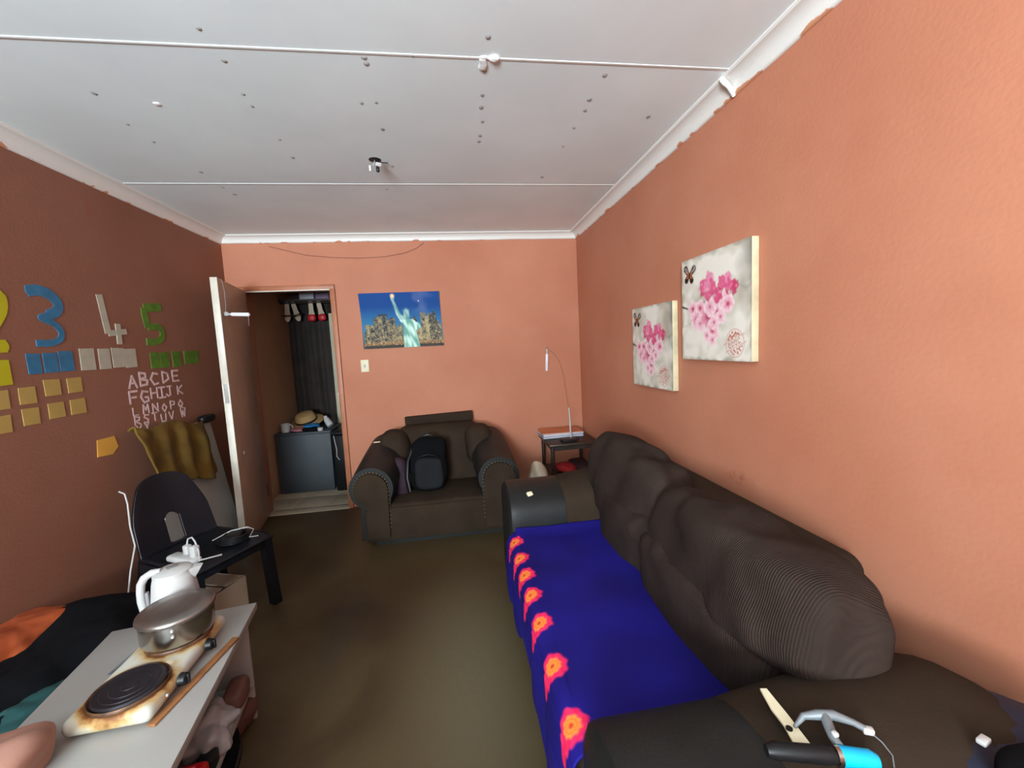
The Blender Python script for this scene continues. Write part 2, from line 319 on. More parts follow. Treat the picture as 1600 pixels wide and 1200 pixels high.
# door leaf: hinge at left jamb, standing open into the room
hx,hy=XL+.02,D-.035; fx,fy=.285,3.20
dv=Vector((fx-hx,fy-hy,0)); dl=dv.length; ang=math.degrees(math.atan2(dv.y,dv.x)); RD=Rz(ang)
dn=RD@Vector((0,1,0))
def dp(u,v,z): return Vector((hx,hy,0))+dv*(u/dl)+dn*v+Vector((0,0,z))
door=bpy.data.objects.new('door_1',None); C.objects.link(door); door.location=(hx,hy,0); ORG['door_1']=Vector((hx,hy,0)); struct(door)
M('door_leaf',G().box(dp(dl/2-.004,0,1.022),(dl-.008,.038,2.01),RD,bev=.002),m_brown,door)
g=G()
for a,b in ((.012,1.13),(1.27,2.027)): g.box(dp(dl-.001,0,(a+b)/2),(.008,.044,b-a),RD,bev=.001)
for s_ in (-1,1): g.box(dp(dl-.001,s_*.017,1.2),(.008,.010,.14),RD)
M('lock_edge',g,m_white,door,label='pale cream painted edge of the door')
g=G(); g.box(dp(dl-.004,0,1.2),(.006,.026,.14),RD); M('lock_mortice',g,m_nail,door,label='dark empty lock mortice in the door edge')
for z in (.25,1.78): M('hinge',G().cyl(dp(0,.02,z-.05),dp(0,.02,z+.05),.008),m_steel,door)
g=G(); g.lathe([(0,.006),(.016,.005),(.018,0)],(0,0,0),20,R=RD@Rx(-90)); 
for v in g.bm.verts: v.co+=dp(dl-.17,.021,.72)
M('filled_handle_hole',g,m_white,door)
# ---------------- lamps on wires
def tube_lamp(name,label,a,b,wire,nailp=None):
    a=Vector(a); b=Vector(b); d=(b-a)
    t=T(name,tuple(a),label,'lamp')
    M('lamp_tube',G().tube([a+d*.22,a+d*.26,a+d*.96,b],[.010,.014,.014,.008],16),mat('lamp_glass',(.85,.84,.88),.25,var=.02),t)
    M('lamp_cap',G().tube([a,a+d*.08,a+d*.1,a+d*.2,a+d*.22],[.009,.011,.007,.007,.011],14),m_whitep,t)
    M('wire',G().tube(wire,.0028,6),m_whitep if not nailp else mat('thin_brown_wire',(.35,.16,.09),.5),t)
    if nailp: M('nail',G().cyl((nailp[0],D+.005,nailp[2]),(nailp[0],D-.03,nailp[2]),.005,.005,8),m_nail,t)
    return t
lp=dp(dl-.06,.045,1.78)
lx=Vector((.50,3.19,1.757))
tube_lamp('tube_lamp','white tube lamp jutting out on a wire from the open door',(.335,3.215,1.768),tuple(lx),
  [dp(dl-.05,0,2.035),dp(dl-.07,.028,2.02),dp(dl-.10,.03,1.95),dp(dl-.10,.028,1.84),dp(dl-.075,.03,1.79),Vector((.335,3.215,1.768))])
g=G().box(dp(dl-.07,.036,1.775),(.03,.03,.03),RD,bev=.006); M('wall_clip',g,m_whitep,bpy.data.objects['tube_lamp'])
tube_lamp('tube_lamp','white tube lamp hanging from a nail on the back wall',(2.822,3.905,1.395),(2.812,3.912,1.18),
  [(2.822,3.905,1.395),(2.825,3.905,1.405)]+[(x,3.92,z) for x,z in LAMPW]+[(2.97,3.85,.64)],nailp=(2.83,0,1.41))
# sagging wire below the cornice
tag(M('wall_cable',G().tube([(x,3.926,z) for x,z in CABLE],.0035,6),mat('orange_painted_cable',(.36,.13,.07),.5)),'thin painted cable sagging under the back wall cornice','cable')
# ceiling rose remains
t=T('ceiling_light_fitting',(1.56,2.455,H),'broken ceiling light fitting with bare wires hanging from a hole','light fitting')
M('hole_rim',G().lathe([(.0,-.001),(.016,-.003),(.026,-.002),(.034,0)],(1.56,2.455,H),20),m_black,t,label='dark ragged hole')
M('connector_block',G().box((1.578,2.44,H-.03),(.03,.022,.02),Rz(30)@Rx(20),bev=.004),m_whitep,t)
M('connector_block',G().box((1.535,2.43,H-.055),(.013,.013,.03),Rx(15),bev=.003),m_whitep,t)
M('wire',G().tube([(1.56,2.455,H),(1.55,2.45,H-.03),(1.536,2.43,H-.05)],.0025,6),m_whitep,t)
M('wire',G().tube([(1.56,2.455,H),(1.565,2.44,H-.03),(1.575,2.42,H-.055)],.0025,6),m_black,t)
M('wire',G().tube([(1.56,2.455,H),(1.60,2.46,H-.012),(1.625,2.47,H-.008)],.0025,6),m_black,t)
M('insulated_end',G().sup((1.577,2.417,H-.066),(.009,.009,.014),nu=12,nv=8),m_black,t)
# hook on the right cornice
tag(M('cable_clip',G().tube([(3.09,1.66,2.497),(3.10,1.65,2.478),(3.115,1.645,2.462),(3.14,1.655,2.445),(3.15,1.66,2.43)],[.008,.012,.010,.011,.007],10),m_fill),'white blob of plaster cable stuck across the right cornice','cable')
# ---------------- painted print panels
def print_mat(name,rough=.5,bump=0):
    mt,t,b=nt(name); N=t.nodes; a=N.new('ShaderNodeVertexColor'); a.layer_name='ink'; t.links.new(a.outputs[0],b.inputs['Base Color']); b.inputs['Roughness'].default_value=rough; b.inputs['Specular IOR Level'].default_value=.15
    if bump:
        tc=N.new('ShaderNodeTexCoord'); n2=N.new('ShaderNodeTexNoise'); n2.inputs['Scale'].default_value=bump; bp=N.new('ShaderNodeBump'); bp.inputs['Strength'].default_value=.3; bp.inputs['Distance'].default_value=.002
        t.links.new(tc.outputs['Object'],n2.inputs['Vector']); t.links.new(n2.outputs[0],bp.inputs['Height']); t.links.new(bp.outputs[0],b.inputs['Normal'])
    return mt
def print_grid(name,fn,nu,nv,colf,m,parent=None,thick=0):
    """grid whose vertices carry the ink colour; fn(u,v)->point, colf(u,v)->linear rgb"""
    vs=[];cs=[]
    for j in range(nv+1):
        for i in range(nu+1):
            u,v=i/nu,j/nv; vs.append(Vector(fn(u,v))); cs+= [*colf(u,v),1.0]
    fs=[(j*(nu+1)+i,j*(nu+1)+i+1,(j+1)*(nu+1)+i+1,(j+1)*(nu+1)+i) for j in range(nv) for i in range(nu)]
    if parent is not None: org=ORG[parent.name]
    else:
        lo=[min(v[i] for v in vs) for i in range(3)]; hi=[max(v[i] for v in vs) for i in range(3)]
        org=Vector(((lo[0]+hi[0])/2,(lo[1]+hi[1])/2,lo[2]))
    me=bpy.data.meshes.new(name); me.from_pydata([v-org for v in vs],[],fs); me.materials.append(m)
    ca=me.color_attributes.new('ink','FLOAT_COLOR','POINT'); ca.data.foreach_set('color',cs)
    for p in me.polygons: p.use_smooth=True
    o=bpy.data.objects.new(name,me); C.objects.link(o)
    if parent is None: o.location=org
    else: o.parent=parent
    ORG[o.name]=org
    if thick:
        md=o.modifiers.new('solid','SOLIDIFY'); md.thickness=thick; md.offset=0
    return o
def mixc(a,b,t):
    t=max(0,min(1,t)); return tuple(x+(y-x)*t for x,y in zip(a,b))
def n2(x,y,s=0): return noise.noise(Vector((x,y,s)))
def sdseg(x,y,ax,ay,bx,by,ra,rb):
    dx,dy=bx-ax,by-ay; t=max(0,min(1,((x-ax)*dx+(y-ay)*dy)/(dx*dx+dy*dy))); return math.hypot(x-ax-dx*t,y-ay-dy*t)-(ra+(rb-ra)*t)
def S(d,w=.006): return max(0,min(1,.5-d/w))
# --- skyline poster (u to the right, v up)
BL=[(.04,.30,.20),(.07,.44,.16),(.12,.42,.3),(.17,.55,.2),(.23,.60,.3),(.29,.57,.3),(.33,.5,.2),(.38,.54,.2),(.43,.38,.25),(.47,.42,.2)]
BR=[(.655,.58,.15),(.69,.42,.2),(.74,.36,.2),(.77,.62,.2),(.82,.55,.2),(.86,.60,.2),(.905,.66,.2),(.93,.48,.25),(.965,.42,.3)]
def poster(u,v):
    c=mixc(sr(70,150,185),sr(18,70,140),(v-.15)/.6); 
    c=mixc(c,sr(95,115,165),.6*S(abs(u-.77)-.05+.1*n2(u*8,v*8),.12)*S(.5-v,.4))
    if v<.35: c=mixc(sr(70,120,110),c,(v-.1)/.25)
    for k,(x,h,_) in enumerate(BL+BR):
        w=.034 if k%3 else .026
        top=h-(.10 if h in (.66,.58) else 0)*min(1,abs(u-x)/w)
        if abs(u-x)<w and v<top:
            lit=n2(u*55+k,v*42,k)
            b=mixc(sr(48,58,66),sr(170,158,120),.35+1.2*n2(x*30,k)+.8*n2(u*20,v*14,k))
            b=mixc(b,sr(235,205,150),max(0,lit)*1.3*(1-v))
            b=mixc(b,sr(30,38,44),S(abs(abs(u-x)-w)-.002,.006)*.7)
            c=b
    if abs(u-.27)<.05 and .58<v<.62: c=sr(60,70,75)
    if v<.13: c=mixc(mixc(sr(120,95,70),sr(235,190,130),max(0,n2(u*40,v*90))*2),c,(v-.09)/.04)
    if v<.05: c=mixc(sr(60,62,58),sr(90,85,75),n2(u*20,v*60))
    # statue: robe, raised arm, torch, head with rays
    st=min(sdseg(u*1.45,v,.86,-.05,.845,.42,.15,.10), sdseg(u*1.45,v,.84,.40,.74,.52,.07,.06), sdseg(u*1.45,v,.90,.40,.98,.38,.08,.07), sdseg(u*1.45,v,.84,.42,.90,.46,.06,.05),
           sdseg(u*1.45,v,.745,.5,.66,.62,.055,.03), sdseg(u*1.45,v,.675,.60,.61,.83,.036,.022), sdseg(u*1.45,v,.82,.57,.82,.64,.055,.048), sdseg(u*1.45,v,.93,.45,.975,.36,.04,.05),
           sdseg(u*1.45,v,.60,.86,.60,.90,.022,.035))
    for a in range(7):
        an=pi*(.12+.76*a/6); st=min(st,sdseg(u*1.45,v,.82,.64,.82+.075*cos(an),.64+.075*sin(an),.006,.002))
    if st<.01:
        fold=n2(u*26+v*3,v*5,3); f=mixc(sr(110,170,155),sr(215,250,235),.5+1.8*fold)
        if v>.5: f=mixc(f,sr(95,140,150),.45)
        c=mixc(c,f,S(st,.012))
    c=mixc(c,sr(255,215,170),S(math.hypot((u-.415)*1.45,(v-.94))-.035,.02))
    c=mixc(c,(.95,.97,1),S(math.hypot((u-.735)*1.45,v-.835)-.009,.012))
    return c
px0,px1,pz0,pz1=1.105,1.822,1.478,1.982
def pfn(y): return lambda u,v:(px0+.012*(v*-1+.5)+(px1-px0)*u+(.012*(1-v)), y, pz0+(pz1-pz0)*v-.010*u*0+ .012*(1-u)*0)
t=T('skyline_poster',(1.46,D-.006,pz0),'blue night poster of green robed statue before lit city towers','poster')
print_grid('print',pfn(D-.0085),150,104,poster,print_mat('poster_ink',.6),t)
M('backing_board',G().box(((px0+px1)/2+.006,D-.004,(pz0+pz1)/2),(px1-px0,.008,pz1-pz0),bev=.001),mat('poster_edge',(.05,.07,.12),.5),t)
# --- blossom canvases (u from far edge towards the camera, v up)
BUDS=[(.47,.83,.07,0),(.36,.76,.065,1),(.52,.74,.06,1),(.44,.66,.055,1),(.42,.75,.05,0),(.78,.79,.055,0),(.68,.75,.06,1),(.87,.69,.055,2),(.79,.72,.06,1),(.62,.63,.06,2),(.60,.60,.05,1)]
OPEN=[(.16,.50,.07,1),(.30,.50,.07,1),(.22,.36,.085,1),(.30,.30,.07,0),(.44,.38,.09,2),(.60,.42,.08,1),(.48,.50,.08,0),(.73,.55,.08,0),(.78,.50,.07,1),(.52,.20,.085,1),(.42,.14,.05,0),(.52,.08,.05,0),(.66,.36,.06,0),(.55,.30,.06,0)]
def canvas(seed):
    def f(u,v):
        b=mixc(sr(236,230,218),sr(196,188,170),.35+1.3*n2(u*3,v*3,seed)+.6*n2(u*11,v*11,seed))
        b=mixc(b,sr(150,140,126),.75*S(abs(v-.64-.2*n2(u*4,0,seed))-.003-.03*n2(u*9,v*9,2),.05)*S(.62-u,.2))
        b=mixc(b,sr(118,110,100),.85*S(.90-u-.06*n2(u*5,v*8,1),.2)*S(.62-v+.15*n2(u*7,v*9),.4))
        b=mixc(b,sr(140,134,112),.6*S(min(u,v,1-u,1-v)-.012+.05*n2(u*9,v*9,seed),.03))
        b=mixc(b,sr(176,158,140),.5*S(abs(v-.35-.15*n2(u*5,3,seed))-.004,.03)*S(u-.25,.2))
        # branch, stems
        d=min(sdseg(u,v,0,.54,.14,.50,.012,.006),sdseg(u,v,.14,.5,.5,.58,.004,.003)); b=mixc(b,sr(70,55,55),S(d,.01))
        for (x1,y1,x2,y2) in ((.34,.72,.31,.55),(.44,.62,.36,.48),(.5,.70,.42,.47),(.84,.68,.78,.56),(.6,.6,.5,.46)):
            b=mixc(b,sr(120,60,80),S(sdseg(u,v,x1,y1,x2,y2,.004,.003),.008))
        w=lambda cx,cy,s: 0
        U=.10+u*.88
        for (cx,cy,r,k) in OPEN:
            cx=.06+cx*.84; cy=.13+cy*.74; r=r*1.22
            a=math.atan2(v-cy,u-cx); q=math.hypot(u-cx,v-cy); R=r*(.80+.22*abs(cos(2.5*a+cx*9)))
            if q<R+.01:
                col=mixc(sr(222,100,145) if k else sr(228,150,175),sr(250,222,226),q/R*(1+.6*n2(u*30,v*30,2)))
                if k==2: col=mixc(sr(200,70,115),sr(236,165,185),q/R)
                col=mixc(col,sr(180,35,70),S(q-.016*(.6+.5*k),.02)); b=mixc(b,col,S(q-R,.014)*.93)
        for (cx,cy,r,k) in BUDS:
            cx=.06+cx*.84; cy=.13+cy*.74
            q=math.hypot((u-cx)*1.1,(v-cy)*.85)-r*1.0*(1+.5*n2(u*22,v*22,k))
            col=(sr(232,140,170),sr(222,90,135),sr(205,55,105))[k]; col=mixc(col,sr(240,180,200),.5*max(0,n2(u*25,v*25,9))*2)
            col=mixc(col,sr(170,30,75),S(-q-.0+.03-(cy-v),.05)*.5*(v<cy))
            b=mixc(b,col,S(q,.014)*.95)
        # butterfly at the far top corner
        bu,bv=u-.135,v-.845; c_,s_=cos(.12),sin(.12); bu,bv=bu*c_-bv*s_,bu*s_+bv*c_
        au=abs(bu); up_=sdseg(au,bv,.018,.005,.070,.060,.020,.034); lo_=sdseg(au,bv,.018,-.012,.045,-.052,.022,.032)
        if up_<.01 or lo_<.01:
            col=sr(38,26,24); 
            if up_<-.014 : col=sr(205,125,80) if au<.045 else (sr(200,190,195) if n2(u*120,v*120)>0 else col)
            if lo_<-.012 and bv>-.035: col=sr(180,95,60)
            b=mixc(b,col,S(min(up_,lo_),.010))
        b=mixc(b,sr(30,20,20),S(sdseg(bu,bv,0,-.03,0,.02,.006,.006),.006))
        # round postmark in the near bottom corner
        su,sv=u-.80,v-.155; q=math.hypot(su*1.0,sv*.95)
        ink=0
        ink=max(ink,S(abs(q-.115)-.003,.008)*.8)
        ru=su*cos(-.35)-sv*sin(-.35); rv=su*sin(-.35)+sv*cos(-.35)
        for yy in (.036,-.036): 
            if abs(ru)<.14: ink=max(ink,S(abs(rv-yy)-.003,.008)*.8)
        if q<.10 and rv>.045: ink=max(ink,.9*S(-.12-n2(u*45,v*45,4),.3))
        if q<.10 and rv<-.045: ink=max(ink,.8*S(-.0-n2(u*40,v*40,6),.3))
        if abs(rv)<.024 and abs(ru)<.085:
            k=(ru+.085)/.0425; fr=k-math.floor(k)
            if fr<.22 or (.5<fr<.72 and int(k)!=3) or (fr<.8 and abs(abs(rv)-.02)<.006): ink=max(ink,.8)
        b=mixc(b,sr(188,92,72),ink)
        return b
    return f
m_canv=print_mat('canvas_print',.6,400)
m_cside=mat('canvas_side',sr(205,194,160),.55,var=.25,scale=9)
def canvas_picture(label,y0,y1,z0,z1,seed,tilt=0):
    t=T('canvas_picture',(W-.015,(y0+y1)/2,z0),label,'picture','blossom canvases on the right wall')
    X=W-.034
    print_grid('canvas_print',lambda u,v:(X-.0006,y1+(y0-y1)*u,z0+(z1-z0)*v),150,150,canvas(seed),m_canv,t)
    M('canvas_wrap',G().box((W-.018,(y0+y1)/2,(z0+z1)/2),(.032,y1-y0,z1-z0),bev=.002),m_cside,t)
canvas_picture('pink blossom canvas on right wall, the nearer and higher one',1.52,2.028,1.326,1.827,1)
canvas_picture('pink blossom canvas on right wall, the farther and lower one',2.128,2.636,1.143,1.643,5)
# light switch
t=T('light_switch',(1.108,D,1.29),'cream light switch on back wall below the poster','switch')
M('switch_plate',G().box((1.108,D-.005,1.325),(.072,.010,.112),bev=.004),m_cream,t)
M('rocker',G().box((1.108,D-.012,1.325),(.016,.008,.03),Rx(8),bev=.002),m_whitep,t)
# ---------------- paint on the left wall
def ribbon(g,pts,w,x0=0.0003,x1=.0022):
    """flat brush stroke on the wall plane x=0"""
    P=[Vector((p[0],p[1])) for p in pts]
    Q=[P[0]]
    for a,b in zip(P[:-1],P[1:]):
        for k in range(1,4): Q.append(a.lerp(b,k/3))
    for _ in range(2): Q=[Q[0]]+[(Q[i-1]+Q[i]*2+Q[i+1])/4 for i in range(1,len(Q)-1)]+[Q[-1]]
    hw=w/2; e=0
    for i in range(len(Q)):
        p=Q[i]; e+=1
        g.prism([(p.x+hw*cos(2*pi*k/10)*.98,p.y+hw*sin(2*pi*k/10)*.98) for k in range(10)],'x',x0,x1+.00004*(e%7)) if 0<i<len(Q)-1 else None
        if i<len(Q)-1:
            q=Q[i+1]; d=(q-p)
            if d.length<1e-5: continue
            d.normalize(); n=Vector((-d.y,d.x))*hw*(1+.08*n2(i*.9,w*50)); e+=1
            g.prism([tuple(p+n),tuple(p-n),tuple(q-n),tuple(q+n)],'x',x0,x1+.00004*(e%7)+.00002)
    return g
pm={'blue':mat('blue_wall_paint',sr(50,115,155),.6,var=.2,scale=20),'white':mat('grey_white_wall_paint',sr(185,180,162),.6,var=.1,scale=20),
    'green':mat('green_wall_paint',sr(90,130,38),.6,var=.25,scale=20),'yellow':mat('yellow_paper',sr(190,180,20),.6,var=.1),
    'cream':mat('cream_paper',sr(185,155,85),.6,var=.12),'note':mat('orange_yellow_paper',sr(235,175,75),.6,var=.1)}
for key,col,w,lab in (('three','blue',.062,'blue hand-painted numeral 3 on the left wall'),('four','white',.058,'off-white hand-painted numeral 4 on the left wall'),('five','green',.062,'green hand-painted numeral 5 on the left wall'),('two','yellow',.055,'yellow hand-painted numeral 2 cut by the frame edge')):
    g=G()
    for s_ in NUM[key]:
        X1=lambda k: .0022+.0005*k
        if key=='three': ribbon(g,s_[:6],w*.8); ribbon(g,s_[5:7]+s_[7:],w*.5,x1=.003)
        elif key=='five':
            ribbon(g,[s_[0],s_[1]],w*.85); ribbon(g,[s_[1],s_[2],s_[3]],w*.85,x1=.0028); ribbon(g,s_[3:],w*.7,x1=.0034)
        elif key=='four' and len(s_)>3: ribbon(g,[s_[0],s_[3]],w*.72); ribbon(g,[s_[3],s_[5]],w*.55,x1=.0028)
        elif key=='four': ribbon(g,s_,w*.6,x1=.0034)
        elif key=='two': ribbon(g,s_[:-2],w); ribbon(g,s_[-2:],w)
        else: ribbon(g,s_,w)
    tag(M('painted_numeral',g,pm[col],smooth=False),lab,'painted number','numerals on the left wall')
wordn=['leftmost','second','third','rightmost']
def card(key,i,lab,cat,grp,th=.0025,poly=None):
    y,z,dy,dz=SQ[key][i]; g=G(); r=random.Random(i*31+len(key))
    if poly: pts=[(y+dy*a,z+dz*b) for a,b in poly]
    else:
        j=lambda:(r.random()-.5)*.08
        pts=[(y-dy/2*(1+j()),z-dz/2*(1+j())),(y+dy/2*(1+j()),z-dz/2*(1+j())),(y+dy/2*(1+j()),z+dz/2*(1+j())),(y-dy/2*(1+j()),z+dz/2*(1+j()))]
    g.prism(pts,'x',.0004,th); tag(M('wall_square' if key!='note' else 'paper_note',g,pm[key],smooth=False),lab,cat,grp)
for i in range(3): card('blue',i,('leftmost','middle','rightmost')[i]+' of three blue squares painted under the numeral 3','painted square','blue squares under the 3')
for i in range(4): card('white',i,wordn[i]+(' from left' if 0<i<3 else '')+' of four off-white squares under the numeral 4','painted square','white squares under the 4')
for i in range(4): card('green',i,wordn[i]+(' from left' if 0<i<3 else '')+' of four green squares under the numeral 5','painted square','green squares under the 5')
card('yellow',0,'bright yellow square at the left edge of the frame','painted square',None)
for i in range(8): card('cream',i,wordn[i%4]+(' from left' if 0<i%4<3 else '')+' cream paper square in the '+('upper' if i<4 else 'lower')+' row on left wall','paper square','cream paper squares on the left wall')
card('note',0,'orange-yellow paper note stuck alone above the chair on left wall','paper note',None,poly=[(-.42,.5),(.38,.5),(.5,-.15),(.2,-.5),(-.5,-.42)])
GL={'A':[[(0,0),(.5,1),(1,0)],[(.2,.4),(.8,.4)]],'B':[[(0,0),(0,1),(.7,.9),(.7,.6),(0,.5),(.9,.35),(.8,.05),(0,0)]],'C':[[(1,.9),(.4,1),(0,.5),(.4,0),(1,.1)]],'D':[[(0,0),(0,1),(.8,.8),(.9,.3),(0,0)]],'E':[[(1,1),(0,1),(0,0),(1,0)],[(0,.5),(.8,.5)]],
'F':[[(1,1),(0,1),(0,0)],[(0,.5),(.8,.5)]],'G':[[(1,.9),(.3,1),(0,.5),(.4,0),(1,.1),(1,.45),(.6,.45)]],'H':[[(0,0),(0,1)],[(1,0),(1,1)],[(0,.5),(1,.5)]],'I':[[(0,1),(1,1)],[(.5,1),(.5,0)],[(0,0),(1,0)]],'J':[[(.2,1),(1,1)],[(.7,1),(.7,.1),(.3,0),(0,.2)]],'K':[[(0,0),(0,1)],[(1,1),(0,.5),(1,0)]],
'L':[[(0,1),(0,0),(1,0)]],'M':[[(0,0),(.1,1),(.5,.4),(.9,1),(1,0)]],'N':[[(0,0),(0,1),(1,0),(1,1)]],'O':[[(.5,1),(0,.5),(.5,0),(1,.5),(.5,1)]],'P':[[(0,0),(0,1),(.9,.85),(.8,.5),(0,.45)]],'Q':[[(.5,1),(0,.5),(.5,0),(1,.5),(.5,1)],[(.5,.3),(1,-.1)]],'R':[[(0,0),(0,1),(.9,.85),(.8,.5),(0,.45),(1,0)]],
'S':[[(1,.9),(.3,1),(.1,.7),(.9,.35),(.6,0),(0,.1)]],'T':[[(0,1),(1,1)],[(.5,1),(.5,0)]],'U':[[(0,1),(.1,.1),(.9,.1),(1,1)]],'V':[[(0,1),(.5,0),(1,1)]],'W':[[(0,1),(.25,0),(.5,.7),(.75,0),(1,1)]],'X':[[(0,0),(1,1)],[(0,1),(1,0)]],'Y':[[(0,1),(.5,.5),(1,1)],[(.5,.5),(.5,0)]]}
t=T('alphabet_writing',(0,2.87,1.0),'rows of small pale handwritten alphabet letters on left wall above the mustard cloth','wall writing')
m_chalk=mat('pinkish_white_chalk',sr(225,195,195),.7,var=.15,scale=30)
for (c,y,z,h) in LET:
    g=G(); w=h*.85; 
    for s_ in GL[c]:
        for k_,(a,b) in enumerate(zip(s_[:-1],s_[1:])):
            p=Vector((y+w*(a[0]-.5),z+h*(a[1]-.5))); q=Vector((y+w*(b[0]-.5),z+h*(b[1]-.5))); d=(q-p).normalized(); n=Vector((-d.y,d.x))*h*.09; p-=d*h*.05; q+=d*h*.05
            g.prism([tuple(p+n),tuple(p-n),tuple(q-n),tuple(q+n)],'x',.0003,.0015+.00005*k_+.00017*GL[c].index(s_))
    M('letter',g,m_chalk,t,smooth=False)
# ---------------- sofa along the right wall
SX0,SX1=2.165,3.13
t=T('sofa',(2.65,1.43,0),'long brown corduroy and leather sofa along the right wall','sofa')
M('base',G().box((2.66,1.43,.17),(.92,2.0,.26),bev=.02).box((2.66,1.43,.025),(.86,1.9,.05)),m_leather,t)
def arm_sec(x,ya,yb,z0,zt,inner,n=14,sh=0):
    """rolled arm section in the yz plane: flat outside, big round top falling to the seat inside"""
    p=[]; c=(ya+yb)/2; r=abs(yb-ya)/2
    p.append((x,ya,z0)); 
    for k in range(n+1):
        a=pi-pi*k/n; p.append((x,c+cos(a)*(yb-ya)/2,zt-.17+.17*(sin(a)**.75)))
    p.append((x,yb,z0)); return [Vector(q)+Vector((0,0,sh)) for q in p]
def arm(ya,yb,sgn):
    xs1=[SX0+(2.475-SX0)*i/10 for i in range(11)]
    def bul(x): return .018*(1-((x-SX0)/.31*2-1)**2)
    secs=[]
    for i,x in enumerate(xs1):
        k=0 if i else 1
        s_=arm_sec(x,ya,yb,.05,.655,0)
        if i==0: s_=[Vector((q.x,(ya+yb)/2+(q.y-(ya+yb)/2)*.92,.05+(q.z-.05)*.965)) for q in s_]
        secs.append(s_)
    secs[0]=[Vector((SX0,q.y,q.z)) for q in secs[0]]; secs.insert(1,[Vector((SX0+.012,(ya+yb)/2+(q.y-(ya+yb)/2)*.985,.05+(q.z-.05)*.993)) for q in secs[2]])
    secs=sorted(secs,key=lambda s_:s_[0].x)
    M('arm_front_panel',G().loft(secs),m_leather,t,label='dark grey leather front part of the sofa arm')
    xs2=[2.476+(3.10-2.476)*i/14 for i in range(15)]
    secs=[]
    for x in xs2:
        f=max(0,(x-2.9)/.2); secs.append([Vector((q.x,q.y,q.z+.045*sin((x-2.47)*3.5)*(q.z>.3)-f*f*.13*(q.z>.5))) for q in arm_sec(x,ya,yb,.05,.655,0)])
    M('arm_rest',G().loft(secs),m_suede,t,label='brown fabric top of the sofa arm')
arm(.42,.86,1); arm(2.08,2.50,-1)
M('seat_cushion',G().box((2.49,1.47,.365),(.64,1.23,.15),bev=.05,seg=4),m_suede,t)
# backrest: soft rounded slab, slightly raked
def rake(v): return Vector((v.x+.05*(v.z-.3),v.y,v.z))
g=G(); g.box((2.985,1.70,.485),(.20,1.44,.57),bev=.07,seg=5)
for v in g.bm.verts: v.co.x+=.09*(v.co.z-.45); v.co.z+=.012*noise.noise(v.co*3)
M('backrest',g,m_suede,t)
def pillow(g,c,d,R,seed,e=(.55,.6),sag=0,amp=.03,ridge=0):
    def fn(v):
        u=v.y/d[1]; v=v.copy()
        v.x*=1-.12*abs(u)**3; v.z-=sag*(1-u*u)
        return v
    g.sup(c,d,e=e,R=R,fn=fn,amp=amp,freq=6,amp2=.016,freq2=13,nu=110,nv=56,seed=seed)
# lower back cushions (part of the sofa)
for (c,d,s_) in (((2.77,1.81,.50),(.145,.30,.17),3),((2.76,1.24,.50),(.155,.36,.17),4)):
    g=G(); pillow(g,c,d,Rz(0),s_,amp=.012,e=(.45,.45)); M('back_cushion',g,m_cord,t)
# loose pillows
def corner_pillow(name,c,d,R,seed,label,sag=.02,amp=.03,e=(.6,.55)):
    g=G(); pillow(g,c,d,R,seed,e=e,sag=sag,amp=amp); tag(M(name,g,m_cord),label,'cushion','big corduroy cushions on the sofa')
corner_pillow('sofa_cushion',(2.81,1.97,.705),(.15,.37,.22),Rz(4)@Ry(12)@Rx(7),1,'large corduroy cushion on the far end of the sofa by the side table',amp=.035)
corner_pillow('sofa_cushion',(2.80,1.175,.70),(.165,.45,.165),Rz(-7)@Ry(14)@Rx(-5),6,'long slumped corduroy cushion on the sofa nearest the camera, over the near arm',sag=.0,amp=.04)
# ---------------- blue flowered throw
FL=[1.975,1.815,1.672,1.527,1.359,1.158,.955]
r_=.045; XB=2.700; XF=2.148; ZS=.448
LT=XB-(XF+r_); LB=r_*pi/2
def hem(y): return .20+.045*sin(y*9.5)+.03*sin(y*21+1) - (.16 if y<1.0 else .16*max(0,(1.25-y)/.25) if y<1.25 else 0)
def thr(u,v):
    y=.872+(2.075-.872)*v; LD=(ZS-r_)-max(.03,hem(y)); tot=LT+LB+LD; s_=u*tot
    if s_<LT: x=XB-s_; z=ZS+.006*noise.noise(Vector((x*6,y*5,0)))+.012*((s_/LT)**0)*max(0,(2.66-x)*0)+.02*min(1,max(0,(y-1.98)/.09))**2
    elif s_<LT+LB:
        a=(s_-LT)/r_; x=XF+r_-r_*sin(a); z=ZS-r_+r_*cos(a)
    else:
        q=(s_-LT-LB); x=XF-.004-.012*abs(sin(y*13+.5))*min(1,q/.1)-.012*q; z=ZS-r_-q
    return (x,y,z+.006)
def thc(u,v):
    y=.872+(2.075-.872)*v; LD=(ZS-r_)-max(.03,hem(y)); tot=LT+LB+LD; s_=u*tot; s0=LT+.026
    c=mixc(sr(30,24,124),sr(24,18,98),.5+n2(s_*5,y*5))
    for yc in FL:
        if abs(y-yc)>.13: continue
        ds,dy=s_-s0,y-yc; a=math.atan2(ds,dy); q=math.hypot(ds,dy); R=.047*(1+.06*cos(9*a)+.04*cos(4*a+yc*20))
        tail=sdseg(ds,dy,.0,-.005,.07,-.022,.036,.020)+.004*cos(a*9)
        d=min(q-R,tail)
        if d<.01:
            col=mixc(sr(228,18,78),sr(250,60,110),S(.05-ds,.05)*0+.5+.5*n2(s_*60,y*60))
            col=mixc(col,sr(252,150,60),S(q-.027*(1+.08*cos(9*a)),.008)); col=mixc(col,sr(235,80,55),S(abs(q-.017)-.002,.006)*.8); col=mixc(col,sr(205,60,40),S(q-.008,.006))
            c=mixc(c,col,S(d,.008))
    return c
m_thr=print_mat('blue_throw_fabric',.75,300)
